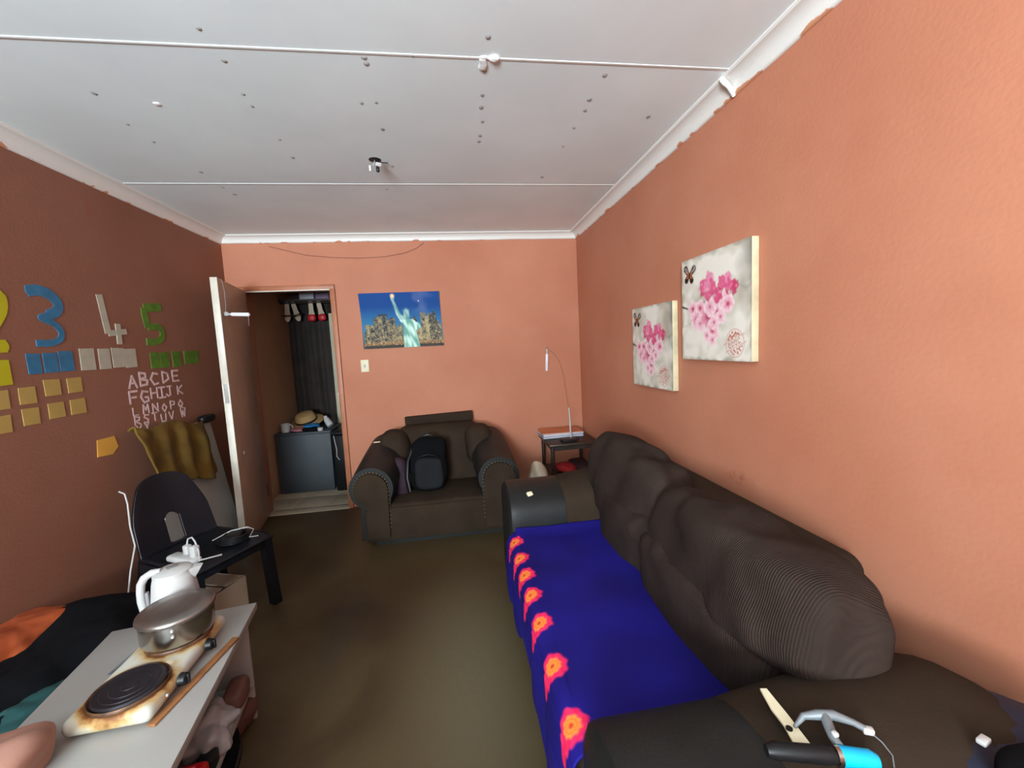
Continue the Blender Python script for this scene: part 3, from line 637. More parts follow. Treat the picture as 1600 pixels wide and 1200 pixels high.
tag(print_grid('sofa_throw',thr,230,250,thc,m_thr,thick=.006),'royal blue throw with a row of red and orange flowers on the sofa seat','blanket')
# crumb of yellow foam on the far arm
tag(M('foam_scrap',G().box((2.290,2.160,.622),(.034,.028,.022),Rz(20)@Rx(35),bev=.006),m_cream),'small pale yellow foam scrap on the sofa far arm','scrap')
# ---------------- things on the near sofa arm
ZA=.672
t=T('paint_knife',(2.525,.68,ZA),'chipped cream blade with dark handle lying on the near sofa arm','tool')
g=G(); pts=[(2.532,.738),(2.545,.735),(2.540,.675),(2.532,.608),(2.502,.612),(2.515,.655),(2.518,.69)]
g.prism(pts,'z',ZA+.006,ZA+.010); M('blade',g,m_cream,t,smooth=False)
M('tang_hole',G().cyl((2.518,.645,ZA+.009),(2.518,.645,ZA+.0125),.006,n=12),m_black,t)
t=T('tripod_grip',(2.52,.59,ZA),'black handheld grip with bright cyan ring and grey clamp on near sofa arm','grip')
M('handle',G().tube([(2.44,.610,.690),(2.455,.607,.690),(2.535,.582,.691),(2.548,.578,.692)],[.010,.014,.0145,.012],18),m_black,t)
M('band',G().tube([(2.548,.578,.692),(2.555,.576,.692)],.016,18),m_steel,t)
M('light_ring',G().tube([(2.555,.576,.692),(2.60,.560,.692),(2.61,.556,.692)],[.0155,.0155,.010],18),mat('cyan_plastic',(.0,.42,.80),.3,var=.02),t)
m_grey=mat('grey_metal',(.22,.25,.27),.35,metal=.3)
M('clamp_arm',G().tube([(2.525,.64,.690),(2.55,.648,.700),(2.575,.640,.706),(2.60,.632,.708),(2.625,.616,.704),(2.640,.606,.698)],[.003,.006,.009,.009,.006,.006],10),m_grey,t)
M('clamp_arm',G().tube([(2.585,.636,.706),(2.572,.612,.704),(2.565,.598,.702),(2.563,.585,.700)],[.009,.009,.008,.008],10),m_grey,t)
M('clamp_tip',G().box((2.643,.603,.697),(.018,.012,.012),Rz(-25),bev=.003),m_whitep,t,label='white tip of the clamp')
M('clamp_tip',G().sup((2.566,.596,.712),(.005,.005,.004),nu=12,nv=8),m_whitep,t,label='white tip of the clamp')
M('string',G().tube([(2.643,.603,.697),(2.652,.585,.69),(2.65,.565,.685),(2.635,.55,.682)],.0012,5),m_grey,t)
tag(M('blue_sheen_mound',G().sup((2.905,.545,.655),(.155,.115,.035),e=(.8,.8),amp=.02,freq=9,amp2=.006,freq2=30,nu=60,nv=24),mat('navy_sheen',(.010,.014,.035),.7,var=.3,bump=.4)),'navy mound standing in for blue sheen on the wall end of the near sofa arm','cloth')  # added mound: blue sheen of the arm leather painted as navy colour
t=T('small_bag',(2.87,.50,.66),'black pouch with white buckle and teal trim at the lower right corner','bag')
M('pouch',G().sup((2.875,.468,.700),(.11,.055,.028),e=(.6,.6),amp=.012,freq=14,nu=40,nv=20),m_blackm,t)
M('buckle',G().box((2.803,.540,.710),(.022,.014,.010),Rz(15),bev=.003),m_whitep,t)
M('trim',G().box((2.86,.497,.728),(.06,.010,.006),Rz(10),bev=.002),mat('teal_trim',(.03,.16,.20),.5),t)
# ---------------- armchair
t=T('armchair',(1.75,3.45,0),'wide brown rolled-arm armchair against the back wall','armchair')
M('base',G().box((1.74,3.42,.14),(1.03,.74,.20),bev=.015).box((1.74,3.42,.02),(.96,.68,.04)),m_leather,t)
M('front_panel',G().box((1.735,3.055,.165),(1.06,.03,.25),bev=.012),m_suede,t)
g=G().box((1.735,3.33,.265),(.74,.56,.10),bev=.04,seg=4)
for v in g.bm.verts: v.co.z-=.02*(1-min(1,((v.co.x-1.735)/.37)**2))*(v.co.z>.27)
M('seat_cushion',g,m_suede,t)
def chair_arm(sg):
    cx=1.735+sg*.475
    secs=[];n=22
    for i in range(13):
        f=i/12; y=3.05+.66*f; rr=.158+.012*sin(f*pi); zc=.445+.12*f**1.5; xx=cx+sg*.0+(-sg)*.03*f
        ring=[]
        for k in range(n+1):
            a=radians(-150)+radians(300)*k/n if False else radians(-60)+radians(270)*k/n
            # roll: start under the outer side, over the top, to the inner side
            ring.append((xx+sg*rr*cos(a),y,zc+rr*sin(a)))
        ring.append((xx-sg*.11,y,.06)); ring.append((xx+sg*.09,y,.06))
        secs.append([Vector(q) for q in ring])
    M('arm_roll',G().loft(secs),m_leather,t,label='dark leather roll of the armchair arm')
    # front face panel of the arm: round scroll running down into a post
    pts=[]
    for k in range(15):
        a=radians(-75)+radians(255)*k/14; pts.append((cx+sg*.122*cos(a),.445+.122*sin(a)))
    pts+= [(cx-sg*.118,.08),(cx+sg*.035,.08),(cx+sg*.03,.30)]
    g=G().prism(pts,'y',3.015,3.055); M('arm_front',g,m_suede,t)
    g=G()
    for k in range(24):
        a=radians(-75)+radians(255)*k/23; g.sup((cx+sg*.126*cos(a),3.038,.445+.126*sin(a)),(.005,.005,.005),nu=8,nv=6)
    for k in range(10): g.sup((cx-sg*.126,3.038,.42-.03*k),(.005,.005,.005),nu=8,nv=6)
    s_=M('trim_studs',g,m_steel if False else mat('dark_brass_stud',(.20,.14,.08),.35,metal=.8),t); s_['kind']='stuff'
chair_arm(-1); chair_arm(1)
g=G().box((1.745,3.66,.52),(.72,.20,.52),bev=.08,seg=5)
for v in g.bm.verts: v.co.y+=.20*(v.co.z-.5); v.co.z+=.02*noise.noise(v.co*4); v.co.x=1.745+(v.co.x-1.745)*(1+.25*max(0,.7-v.co.z))
M('backrest',g,m_suede,t)
for sg in (-1,1):
    g=G().sup((1.735+sg*.36,3.60,.60),(.13,.17,.17),e=(.7,.7),amp=.02,freq=5,nu=40,nv=24); M('back_wing',g,m_suede,t)
tag(M('headrest_slab',G().box((1.75,3.885,.795),(.63,.04,.09),Ry(-1.6),bev=.008),m_suede),'flat dark slab standing behind the armchair backrest','board')
tag(M('paper_tag',G().box((1.25,3.51,.695),(.075,.02,.006),Rz(8),bev=.001),m_cream),'small cream slip of paper on the armchair left arm','paper')
# backpack
t=T('backpack',(1.66,3.34,.28),'black backpack slumped on the armchair seat','backpack')
RB=Rx(-14)@Ry(2)
M('main_body',G().sup((1.665,3.38,.51),(.155,.085,.215),e=(.55,.6),R=RB,amp=.02,freq=8,nu=60,nv=36),m_blackm,t)
M('front_pocket',G().sup((1.668,3.30,.45),(.115,.045,.125),e=(.5,.5),R=RB,amp=.012,freq=9,nu=40,nv=24),mat('charcoal_nylon',(.012,.013,.015),.8,spec=.15,var=.2),t)
M('carry_handle',G().tube([(1.62,3.41,.70),(1.63,3.40,.735),(1.67,3.40,.748),(1.71,3.40,.735),(1.72,3.41,.70)],.009,8),m_black,t)
M('shoulder_strap',G().tube([(1.54,3.36,.66),(1.50,3.30,.56),(1.49,3.26,.44),(1.51,3.24,.33)],.016,8,flat=.4),m_black,t)
M('zip',G().tube([(1.57,3.285,.56),(1.60,3.265,.60),(1.67,3.262,.615),(1.73,3.265,.60),(1.76,3.285,.56)],.003,6),m_black,t)
tag(M('dark_purple_cloth',G().sup((1.435,3.36,.42),(.075,.10,.16),e=(.8,.8),amp=.04,freq=8,nu=50,nv=30),mat('dark_purple_cloth',(.030,.012,.024),.85,bump=.4)),'dark purple cloth bunched between backpack and armchair left arm','cloth')
# ---------------- side table in the corner
t=T('side_table',(2.90,3.60,0),'small black square side table in the back right corner','table')
m_bt=mat('dark_brown_wood',(.030,.018,.013),.4,var=.3,scale=12)
M('tabletop',G().box((2.905,3.60,.565),(.44,.46,.025),bev=.008),m_bt,t)
M('apron',G().box((2.905,3.60,.535),(.38,.40,.04)),m_bt,t)
for x in (2.72,3.09):
    for y in (3.41,3.79): M('leg',G().cyl((x,y,.0),(x,y,.555),.015,.018,12),m_bt,t)
M('lower_shelf',G().box((2.905,3.60,.28),(.38,.40,.016),bev=.004),m_bt,t)
mc=[('orange_cover',(.55,.16,.05)),('white_cover',(.70,.68,.68)),('blue_cover',(.07,.07,.22)),('grey_cover',(.50,.52,.60)),('dark_cover',(.03,.03,.035))]
zz=.578
for i,k in enumerate((4,3,2,1,0)):
    nm,cc=mc[k]; h=.009+.003*(i%2)
    t=T('magazine',(2.88,3.70,zz),['dark bottom magazine of the stack on the side table','grey-white magazine second from bottom of the side table stack','dark blue magazine in the middle of the side table stack','white magazine second from top of the side table stack','orange topped magazine uppermost on the side table stack'][i],'magazine','magazines stacked on the side table')
    R=Rz([-3,2,-1,3,-2][i])
    M('pages',G().box((2.865,3.70,zz+h/2),(.375,.235,h-.003),R),mat('paper_pages_%s'%nm,(.62,.62,.66) if i else (.1,.1,.1),.7),t)
    M('cover',G().box((2.865,3.70,zz+h-.001),(.382,.242,.002),R).box((2.865,3.70,zz+.001),(.382,.242,.002),R),mat(nm,cc,.35),t)
    zz+=h+.0005
t=T('wifi_router',(2.88,3.46,.578),'black router with one upright white aerial on the side table','router')
M('case',G().box((2.885,3.455,.591),(.15,.10,.024),Rz(8),bev=.008),m_black,t)
M('aerial',G().tube([(2.915,3.50,.60),(2.913,3.50,.63),(2.905,3.50,.87)],[.008,.008,.006],10),m_whitep,t,label='white upright aerial')
tag(M('keys',G().box((2.955,3.42,.582),(.03,.02,.006),Rz(30),bev=.002),mat('brass',(.5,.38,.15),.3,metal=1)),'small brass object beside the router on the side table','trinket')
tag(M('red_cloth',G().sup((2.86,3.50,.33),(.09,.08,.045),e=(.8,.8),amp=.03,freq=12,nu=40,nv=20),mat('red_fabric',(.35,.012,.015),.8)),'crumpled red cloth on the lower shelf of the side table','cloth')
tag(M('dark_cloth',G().sup((3.00,3.56,.33),(.09,.12,.04),e=(.8,.8),amp=.03,freq=12,nu=40,nv=20),mat('dark_maroon_cloth',(.05,.012,.016),.8)),'dark maroon cloth on lower shelf of the side table by the wall','cloth')
g=G().sup((2.56,3.28,.235),(.075,.14,.235),e=(.7,.8),amp=.04,freq=9,nu=50,nv=30)
tag(M('plastic_bag',g,mat('cream_white_bag',(.62,.55,.42),.5)),'cream white bag standing between armchair and side table','bag')
# ---------------- passage things
t=T('small_cabinet',(.305,4.72,0),'grey cabinet standing in the passage beyond the doorway','cabinet')
m_cab=mat('slate_grey_panel',(.050,.060,.070),.6,var=.1)
M('carcass',G().box((.305,4.735,.32),(.53,.44,.62),bev=.004),m_cab,t)
M('side_board',G().box((.305,4.508,.315),(.545,.018,.615),bev=.003),m_cab,t)
M('top_board',G().box((.305,4.73,.638),(.56,.47,.018),bev=.003),m_cab,t)
t=T('mug',(.10,4.6,.647),'white mug on the grey cabinet in the passage','mug')
M('cup',G().lathe([(.0,.003),(.040,0),(.044,.004),(.047,.09),(.044,.09),(.040,.01),(0,.008)],(.105,4.6,.648),28),m_whitep,t)
M('handle',G().tube([(.148,4.6,.725),(.172,4.6,.715),(.174,4.6,.685),(.148,4.6,.67)],.006,8),m_whitep,t)
t=T('straw_hat',(.25,4.78,.647),'tan straw hat heaped on the grey cabinet','hat')
m_straw=mat('tan_straw',(.42,.25,.10),.75,rib=('Z',40,.5),bump=.4)
RH=Rx(18)@Ry(-6)
M('brim',G().lathe([(.105,.0),(.15,.006),(.185,-.012),(.15,0),(.105,-.006)],(.25,4.80,.725),36,R=RH),m_straw,t)
M('crown',G().lathe([(.112,0),(.108,.05),(.09,.085),(.05,.10),(0,.102)],(.25,4.80,.725),36,R=RH),m_straw,t)
M('band',G().lathe([(.114,.0),(.1125,.022),(.111,.022),(.112,0)],(.25,4.80,.725),36,R=RH),m_black,t)
tag(M('blue_cloth',G().sup((.36,4.64,.682),(.085,.07,.032),e=(.8,.8),amp=.03,freq=14,nu=36,nv=18),mat('bright_blue_cloth',(.015,.17,.40),.7)),'bright blue cloth in front of the straw hat','cloth')
tag(M('pink_cloth',G().sup((.225,4.58,.668),(.075,.05,.020),e=(.8,.8),amp=.02,freq=16,nu=36,nv=18),mat('pink_cloth',(.35,.13,.15),.7)),'dull pink cloth beside the white mug','cloth')
tag(M('black_garment',G().sup((.385,4.56,.665),(.10,.045,.024),e=(.8,.8),amp=.02,freq=14,nu=36,nv=18),m_blackm),'black crumpled garment at cabinet front edge under the blue cloth','cloth')
t=T('lotion_bottle',(.50,4.70,.648),'white bottle tipped against the passage clutter','bottle')
M('bottle_body',G().tube([(.545,4.66,.675),(.525,4.67,.70),(.495,4.69,.745)],[.034,.036,.030],18),m_whitep,t)
M('cap',G().tube([(.493,4.691,.748),(.482,4.70,.775)],[.020,.018],16),m_whitep,t)
tag(M('white_tub',G().lathe([(0,0),(.026,0),(.03,.03),(.03,.034),(0,.036)],(.472,4.54,.648),20),m_whitep),'tiny white tub on the front edge of the grey cabinet','tub')
t=T('black_bin',(.74,4.55,0),'black plastic crate beside the grey cabinet in the passage','crate')
M('body',G().box((.76,4.62,.30),(.30,.36,.60),bev=.02),m_black,t)
M('lid',G().box((.76,4.62,.62),(.33,.38,.03),bev=.01),m_black,t)
M('white_cord',G().tube([(.63,4.43,.60),(.635,4.43,.56),(.65,4.43,.45),(.645,4.43,.38),(.67,4.43,.34)],.004,6),m_whitep,t)
# curtain closing the passage, rail, shelf, boxes, shoes, wardrobe door edge
def cur(u,v):
    x=.03+.50*u; return (x,5.16+.02*sin(x*38)+.01*sin(x*71+v*2),.02+2.03*v)
tag(M('curtain',G().grid(cur,60,12),m_cloth,thick=.004),'dark brown curtain hanging at the end of the passage','curtain')
t=T('shelf',(.45,5.17,2.06),'dark shelf above the passage curtain','shelf')
M('shelf_board',G().box((.45,5.12,2.075),(.9,.26,.022)),m_bt,t)
M('rail',G().cyl((.01,5.02,2.05),(.89,5.02,2.05),.008,n=10),m_bt,t)
for (x,w,h,c,lab) in ((.30,.16,.10,(.62,.60,.66),'pale white box on the shelf above the shoes'),(.47,.15,.07,(.35,.24,.36),'mauve folded cloth box on the shelf, middle of the three'),(.60,.10,.09,(.42,.44,.52),'grey-blue box at the right end of the shelf')):
    t=T('storage_box',(x,5.10,2.087),lab,'box','boxes on the passage shelf'); mm=mat('box_card_%d'%int(x*100),c,.7)
    M('box_body',G().box((x,5.10,2.087+h*.4),(w*.96,.15,h*.8),bev=.004),mm,t); M('box_lid',G().box((x,5.10,2.087+h*.9),(w,.16,h*.2),bev=.004),mm,t)
def shoe(t,cx,zc,rot,strap_m,toe):
    R=Ry(rot); c=Vector((cx,5.045,zc))
    def sp(px,pz,py=0): return R@Vector((px,py,pz))+c
    out=[]
    n=28
    for k in range(n):
        a=2*pi*k/n; z=.125*sin(a); w=.034+.010*(-sin(a)) -.010*math.exp(-((z-.0)/.04)**2); out.append((w*cos(a),z))
    g=G().loft([[tuple(sp(x,z,-.008)) for x,z in out],[tuple(sp(x,z,.004)) for x,z in out]]); M('sole',g,mat('pale_insole',(.50,.38,.27),.6),t)
    if toe:
        g=G().sup((0,0,0),(.046,.030,.040),e=(.7,.8),nu=24,nv=14); 
        for v in g.bm.verts: v.co=R@(v.co+Vector((0,-.012,-.088)))+c
        M('toe_cap',g,strap_m,t)
    else:
        pts=[sp(-.043,-.055,0),sp(-.035,-.058,-.03),sp(0,-.060,-.042),sp(.035,-.058,-.03),sp(.043,-.055,0)]
        M('strap',G().tube(pts,.014,8,flat=.9),strap_m,t)
    g=G().tube([sp(-.03,.09,0),sp(-.02,.11,-.02),sp(.02,.11,-.02),sp(.03,.09,0)],.006,6); M('heel_strap',g,strap_m,t)
for (x,rr,lab,mm,toe) in ((.075,2,'leftmost white sandal hanging by its heel in the passage',m_steel,False),(.165,-14,'white sandal beside the leftmost one, tilted right',m_steel,False),(.335,-1,'left shoe of the red pair hanging in the passage',0,True),(.435,-10,'right shoe of the red pair hanging in the passage',0,True)):
    if not mm: mm=bpy.data.materials.get('red_shoe') or mat('red_shoe',(.45,.01,.015),.5)
    t=T('shoe',(x,5.045,1.88),lab,'shoe','shoes hanging above the passage'); shoe(t,x,1.965,rr,mm,toe)
t=T('wardrobe_door',(.63,4.98,0),'cream door edge with dark latch at right of the passage','door')
M('door_panel',G().box((.600,5.02,.97),(.15,.03,1.90),Rz(-4),bev=.004),mat('cream_board',(.55,.50,.37),.5),t)
M('latch',G().box((.615,4.99,1.15),(.05,.02,.06),bev=.004),m_black,t); M('latch_bolt',G().box((.61,4.976,1.15),(.016,.012,.012),bev=.003),m_steel,t)
# ---------------- leaning board, cloth
t=T('leaning_board',(.1,2.95,0),'white board leaning on the left wall behind the plastic chair','board')
def lean(x,y,z): return Vector((.16-.125*z/1.0+x,y+.05*(1-z),z))
g=G().loft([[lean(0,2.50+.34*z,z),lean(.022,2.50+.34*z,z),lean(.022,3.37,z),lean(0,3.37,z)] for z in (.0,.5,1.0)])
m_bw=mat('greyish_white_laminate',(.42,.43,.40),.45,var=.05)
M('panel',g,m_bw,t,smooth=False)
M('corner_cap',G().sup((.065,3.33,1.015),(.030,.085,.030),e=(.6,.6),nu=28,nv=16),m_black,t,label='black rounded cap on the top corner')
m_must=mat('mustard_cloth',(.13,.072,.006),.9,var=.35,scale=9,bump=.6,bscale=90)
def must(u,v):
    y=2.60+.64*u; top=1.085-.07*u-.02*sin(u*9); bot=.62+.17*(1-u)**2+.02*sin(u*13)
    if v<.12: z=top-.02+.02*sin(v/.12*pi/2); x=.05+.035*(v/.12)
    else:
        f=(v-.12)/.88; z=top+(bot-top)*f; x=.085+.075*f+.016*sin(u*22+f*2)*(.3+f)+.01*noise.noise(Vector((u*7,f*4,2)))
    return (x,y-.02*(v)*sin(u*3),z)
tag(M('mustard_cloth',G().grid(must,70,40),m_must,thick=.008),'mustard brown cloth draped over the top of the leaning board','cloth')
# ---------------- plastic chair
CC=Vector((.51,2.39,0)); RC=Rz(-27)   # local +x is the chair's front
def cl(x,y,z): return RC@Vector((x,y,z))+CC
t=T('plastic_chair',tuple(CC),'black plastic armless chair with arched back by the left wall','chair')
m_pc=mat('black_chair_plastic',(.006,.007,.010),.35,spec=.35,var=.2)
def seatf(u,v):
    x=-.21+.44*u; y=-.22+.44*v; e=max(abs(y)/.22,0); return cl(x,y*(1-.08*(1-u)),.425-.018*(1-e**4)*(1-((x)/.23)**4)-.02*max(0,u-.85)/.15*1)
M('seat',G().grid(seatf,24,24),m_pc,t,thick=.014)
# backrest with an arched opening at the bottom: columns of quads left out inside the opening
g=G(); nu,nv=80,72; vv={}
def backp(u,v):
    y=(u-.5)*.40; z=.42+.40*v; wz=(1-.35*max(0,v-.45)**1.6*2.2); 
    yy=y*(1.0-.10*v)*wz; top=1-.0*v
    return cl(-.215-.10*v-.03*cos(u*pi*0+ (u-.5)*3.0)+.02,yy,z+.0*v-.05*(abs(u-.5)*2)**3*v)
def inhole(u,v):
    y=(u-.5)*.40; z=v*.40; return abs(y)<.042*(1-.25*(z<.02)) and .015<z<.135 or (math.hypot(y,z-.135)<.042 and z>=.135)
for j in range(nv):
    for i in range(nu):
        if inhole((i+.5)/nu,(j+.5)/nv): continue
        q=[]
        for (a,b) in ((i,j),(i+1,j),(i+1,j+1),(i,j+1)):
            if (a,b) not in vv: vv[(a,b)]=g.bm.verts.new(backp(a/nu,b/nv))
            q.append(vv[(a,b)])
        g.bm.faces.new(q)
M('backrest',g,m_pc,t,thick=.014)
for (x,y,dx,dy) in ((.20,.19,.01,.02),(.20,-.19,.01,-.02),(-.19,.18,-.05,.04),(-.19,-.18,-.05,-.04)):
    g=G()
    g.loft([[cl(x+a*.026+dx*f*1,y+b*.022+dy*f,z) for a,b in ((-1,-1),(1,-1),(1,1),(-1,1))] for f,z in ((0,.415),(.5,.2),(1,0))]); M('leg',g,m_pc,t)
M('apron',G().box(cl(.215,0,.385),(.012,.38,.05),RC,bev=.004).box(cl(0,.205,.385),(.40,.012,.05),RC,bev=.004).box(cl(0,-.205,.385),(.40,.012,.05),RC,bev=.004),m_pc,t)
# things on the chair
t=T('multi_plug',(.48,2.25,.43),'white multi-plug adaptor with plugs lying on the chair seat','adaptor')
M('adaptor_body',G().box((.50,2.22,.445),(.19,.065,.032),Rz(-28),bev=.014,seg=3),m_whitep,t)
M('plug',G().box((.505,2.245,.482),(.034,.03,.05),Rz(-20),bev=.008),m_whitep,t)
M('plug',G().box((.565,2.20,.487),(.036,.034,.06),Rz(-20),bev=.008),m_whitep,t)
M('plug_cord',G().tube([(.505,2.245,.505),(.51,2.25,.535),(.535,2.24,.545),(.56,2.22,.53),(.59,2.19,.49),(.60,2.17,.45),(.66,2.25,.432)],.004,6),m_whitep,t)
g=G()
for k in range(4):
    g.tube([cl(.08+.085*cos(a)*(1-.1*k)+.01*k,.09+.075*sin(a)*(1-.08*k),.435+.010*k) for a in [2*pi*q/28 for q in range(29)]],.006,6,cap=False)
g.sup(tuple(cl(.08,.09,.448)),(.05,.05,.02),amp=.012,freq=18,nu=24,nv=14)
tag(M('coiled_cable',g,m_black),'black coiled cable and charger on the plastic chair seat','cable')
tag(M('charger_cord',G().tube([cl(.02,.02,.45),cl(.06,.10,.475),cl(.10,.17,.47),cl(.12,.19,.45),cl(.16,.13,.435),cl(.19,.16,.432)],.003,6),m_whitep),'thin white charging cord across the chair seat','cord')
tag(M('white_cable',G().tube([(.19,2.30,.80),(.225,2.285,.79),(.235,2.28,.74),(.24,2.27,.62),(.25,2.27,.52),(.235,2.24,.40),(.24,2.2,.30),(.30,2.14,.22)],.0038,8),m_whitep),'white cable hanging down the side of the plastic chair back','cable')
t=T('cardboard_box',(.50,2.36,0),'beige cardboard box under the plastic chair','box')
m_card=mat('beige_card',(.36,.28,.20),.8,var=.1)
RQ=Rz(-20)
g=G()
for (dx,dy,sx,sy) in ((.14,0,.006,.26),(-.14,0,.006,.26),(0,.13,.28,.006),(0,-.13,.28,.006)): g.box(RQ@Vector((dx,dy,.11))+Vector((.50,2.34,0)),(sx,sy,.22),RQ)
g.box((.50,2.34,.005),(.28,.26,.006),RQ); M('box_walls',g,m_card,t,smooth=False)
M('flap',G().box(RQ@Vector((0,-.07,.222))+Vector((.50,2.34,0)),(.27,.12,.004),RQ@Rx(6)),m_card,t,smooth=False)
M('flap',G().box(RQ@Vector((0,.07,.222))+Vector((.50,2.34,0)),(.27,.12,.004),RQ@Rx(-6)),m_card,t,smooth=False)
# ---------------- coffee table
ta=radians(9.0); tu=Vector((sin(ta),-cos(ta),0)); tv=Vector((-cos(ta),-sin(ta),0)); TO=Vector((1.065,1.725,0))  # far right corner
RT_=Matrix((-tv,-tu,Vector((0,0,1)))).transposed()
def tp(u,v,z): return TO+tu*u+tv*v+Vector((0,0,z))
t=T('coffee_table',tuple(tp(.5,.24,0)),'white low table with an open lower shelf at bottom left','table')
m_tab=mat('white_melamine',(.35,.34,.32),.3,var=.05,scale=4)
M('tabletop',G().box(tp(.5,.24,.436),(.48,1.0,.028),RT_,bev=.003),m_tab,t)
M('lower_shelf',G().box(tp(.52,.225,.15),(.40,.90,.02),RT_,bev=.003),m_tab,t)
M('end_panel',G().box(tp(.055,.225,.212),(.40,.02,.424),RT_,bev=.002),m_tab,t)
M('end_panel',G().box(tp(.96,.225,.212),(.40,.02,.424),RT_,bev=.002),m_tab,t)
M('back_panel',G().box(tp(.5,.425,.25),(.012,.90,.30),RT_),m_tab,t)
# hotplate
hu=Vector((sin(radians(2.5)),-cos(radians(2.5)),0)); hv=Vector((-hu.y*-1,0,0)); hv=Vector((hu.y,-hu.x,0)); HO=Vector((.93,1.362,0))
RH_=Matrix((-hv,-hu,Vector((0,0,1)))).transposed()
def tq(u,v,z): return HO+hu*u+hv*v+Vector((0,0,z))   # u towards the camera, v to the left
t=T('hotplate',tuple(tq(0,0,.45)),'stained cream two-ring electric hotplate on the white table','hotplate')
def hp_mat():
    mt,tt,b=nt('burnt_enamel'); N=tt.nodes; L=tt.links; g_=N.new('ShaderNodeNewGeometry')
    n=N.new('ShaderNodeTexNoise'); n.inputs['Scale'].default_value=28; n.inputs['Detail'].default_value=6; L.new(g_.outputs['Position'],n.inputs['Vector'])
    ds=[]
    for p in HB:
        v=N.new('ShaderNodeVectorMath'); v.operation='DISTANCE'; L.new(g_.outputs['Position'],v.inputs[0]); v.inputs[1].default_value=p; ds.append(v.outputs['Value'])
    mn=N.new('ShaderNodeMath'); mn.operation='MINIMUM'; L.new(ds[0],mn.inputs[0]); L.new(ds[1],mn.inputs[1])
    mu=N.new('ShaderNodeMath'); mu.operation='MULTIPLY'; L.new(n.outputs[0],mu.inputs[0]); mu.inputs[1].default_value=.05
    ad=N.new('ShaderNodeMath'); ad.operation='ADD'; L.new(mn.outputs[0],ad.inputs[0]); L.new(mu.outputs[0],ad.inputs[1])
    mr=N.new('ShaderNodeMapRange'); mr.inputs[1].default_value=.104; mr.inputs[2].default_value=.150; L.new(ad.outputs[0],mr.inputs[0])
    r=N.new('ShaderNodeValToRGB'); e=r.color_ramp.elements; e[0].position=0; e[0].color=(.03,.015,.008,1); e[1].position=1; e[1].color=(.55,.54,.47,1)
    a=e.new(.28); a.color=(.22,.08,.02,1); a=e.new(.5); a.color=(.50,.31,.12,1); a=e.new(.7); a.color=(.54,.46,.30,1)
    L.new(mr.outputs[0],r.inputs[0]); L.new(r.outputs[0],b.inputs['Base Color']); b.inputs['Roughness'].default_value=.3; return mt
HC=(.955,1.375); HA=radians(7.5)
b1=tq(.112,-.005,.512); b2=tq(-.110,-.012,.512); HB=[tuple(b1),tuple(b2)]
M('body',G().box(tq(-.006,0,.484),(.215,.425,.048),RH_,bev=.022,seg=4),hp_mat(),t)
for k,b in enumerate((b1,b2)):
    g=G().lathe([(.0,.004),(.02,.006),(.022,.004),(.045,.005),(.047,.003),(.065,.005),(.067,.003),(.080,.005),(.085,.0),(.085,-.006)],tuple(b+Vector((0,0,.004))),44)
    M('hot_ring',g,mat('cast_iron_%d'%k,(.018,.017,.022),.32,metal=.3,var=.3),t)
    M('ring_rim',G().lathe([(.086,-.004),(.091,.004),(.094,.0),(.094,-.006)],tuple(b+Vector((0,0,.002))),44),mat('rusty_rim_%d'%k,(.10,.045,.02),.5,metal=.3,var=.5,scale=40),t)
for u in (.075,-.075):
    g=G().tube([tq(u,-.111,.484),tq(u,-.127,.484),tq(u,-.131,.484)],[.019,.017,.012],20); M('knob',g,m_black,t)
    M('knob_grip',G().box(tq(u,-.133,.484),(.008,.010,.030),RH_,bev=.003),m_black,bpy.data.objects[[o for o in bpy.data.objects.keys() if o.startswith('knob') and 'grip' not in o][-1]])
M('indicator',G().tube([tq(.14,-.111,.490),tq(.14,-.116,.490)],.004,10),m_nail,t)
for u in (-.19,.19):
    for v in (-.08,.08): M('foot',G().cyl(tq(u*.85,v,.45),tq(u*.85,v,.464),.010),m_black,t)
# pot
t=T('cooking_pot',tuple(b2+Vector((0,0,.006))),'dented stainless steel pot with flat lid on the far hotplate ring','pot')
pz=b2.z+.010
M('pot_body',G().lathe([(0,0),(.090,0),(.099,.004),(.102,.012),(.103,.078),(.106,.081),(.101,.081),(.100,.012),(0,.006)],(b2.x,b2.y,pz),56),m_steel,t)
M('lid',G().lathe([(.108,.079),(.110,.084),(.108,.091),(.102,.096),(.06,.0985),(0,.099)],(b2.x,b2.y,pz),56),mat('dull_steel_lid',(.30,.27,.25),.34,metal=.9,var=.15,scale=10),t)
for k in (0,1): M('rivet',G().sup((b2.x+.096*cos(-1.15+k*.0)-k*.0+.008*cos(-1.15),b2.y+.096*sin(-1.15)+.008*sin(-1.15),pz+.045+k*.02),(.004,.004,.004),nu=10,nv=8),m_whitep,t)
# wooden strip and utensil
tag(M('wooden_strip',G().box((1.068,1.335,.4545),(.024,.34,.007),Rz(-9),bev=.001),mat('brown_wood_strip',(.28,.115,.04),.6,var=.25,scale=20)),'brown wooden strip lying along the right edge of the white table','strip')
t=T('fork',(.78,1.45,.45),'thin grey utensil handle sticking out behind the hotplate','utensil')
M('utensil_handle',G().tube([(.762,1.405,.4545),(.768,1.45,.4545),(.778,1.53,.456)],[.004,.0045,.003],8,flat=.6),m_grey,t)
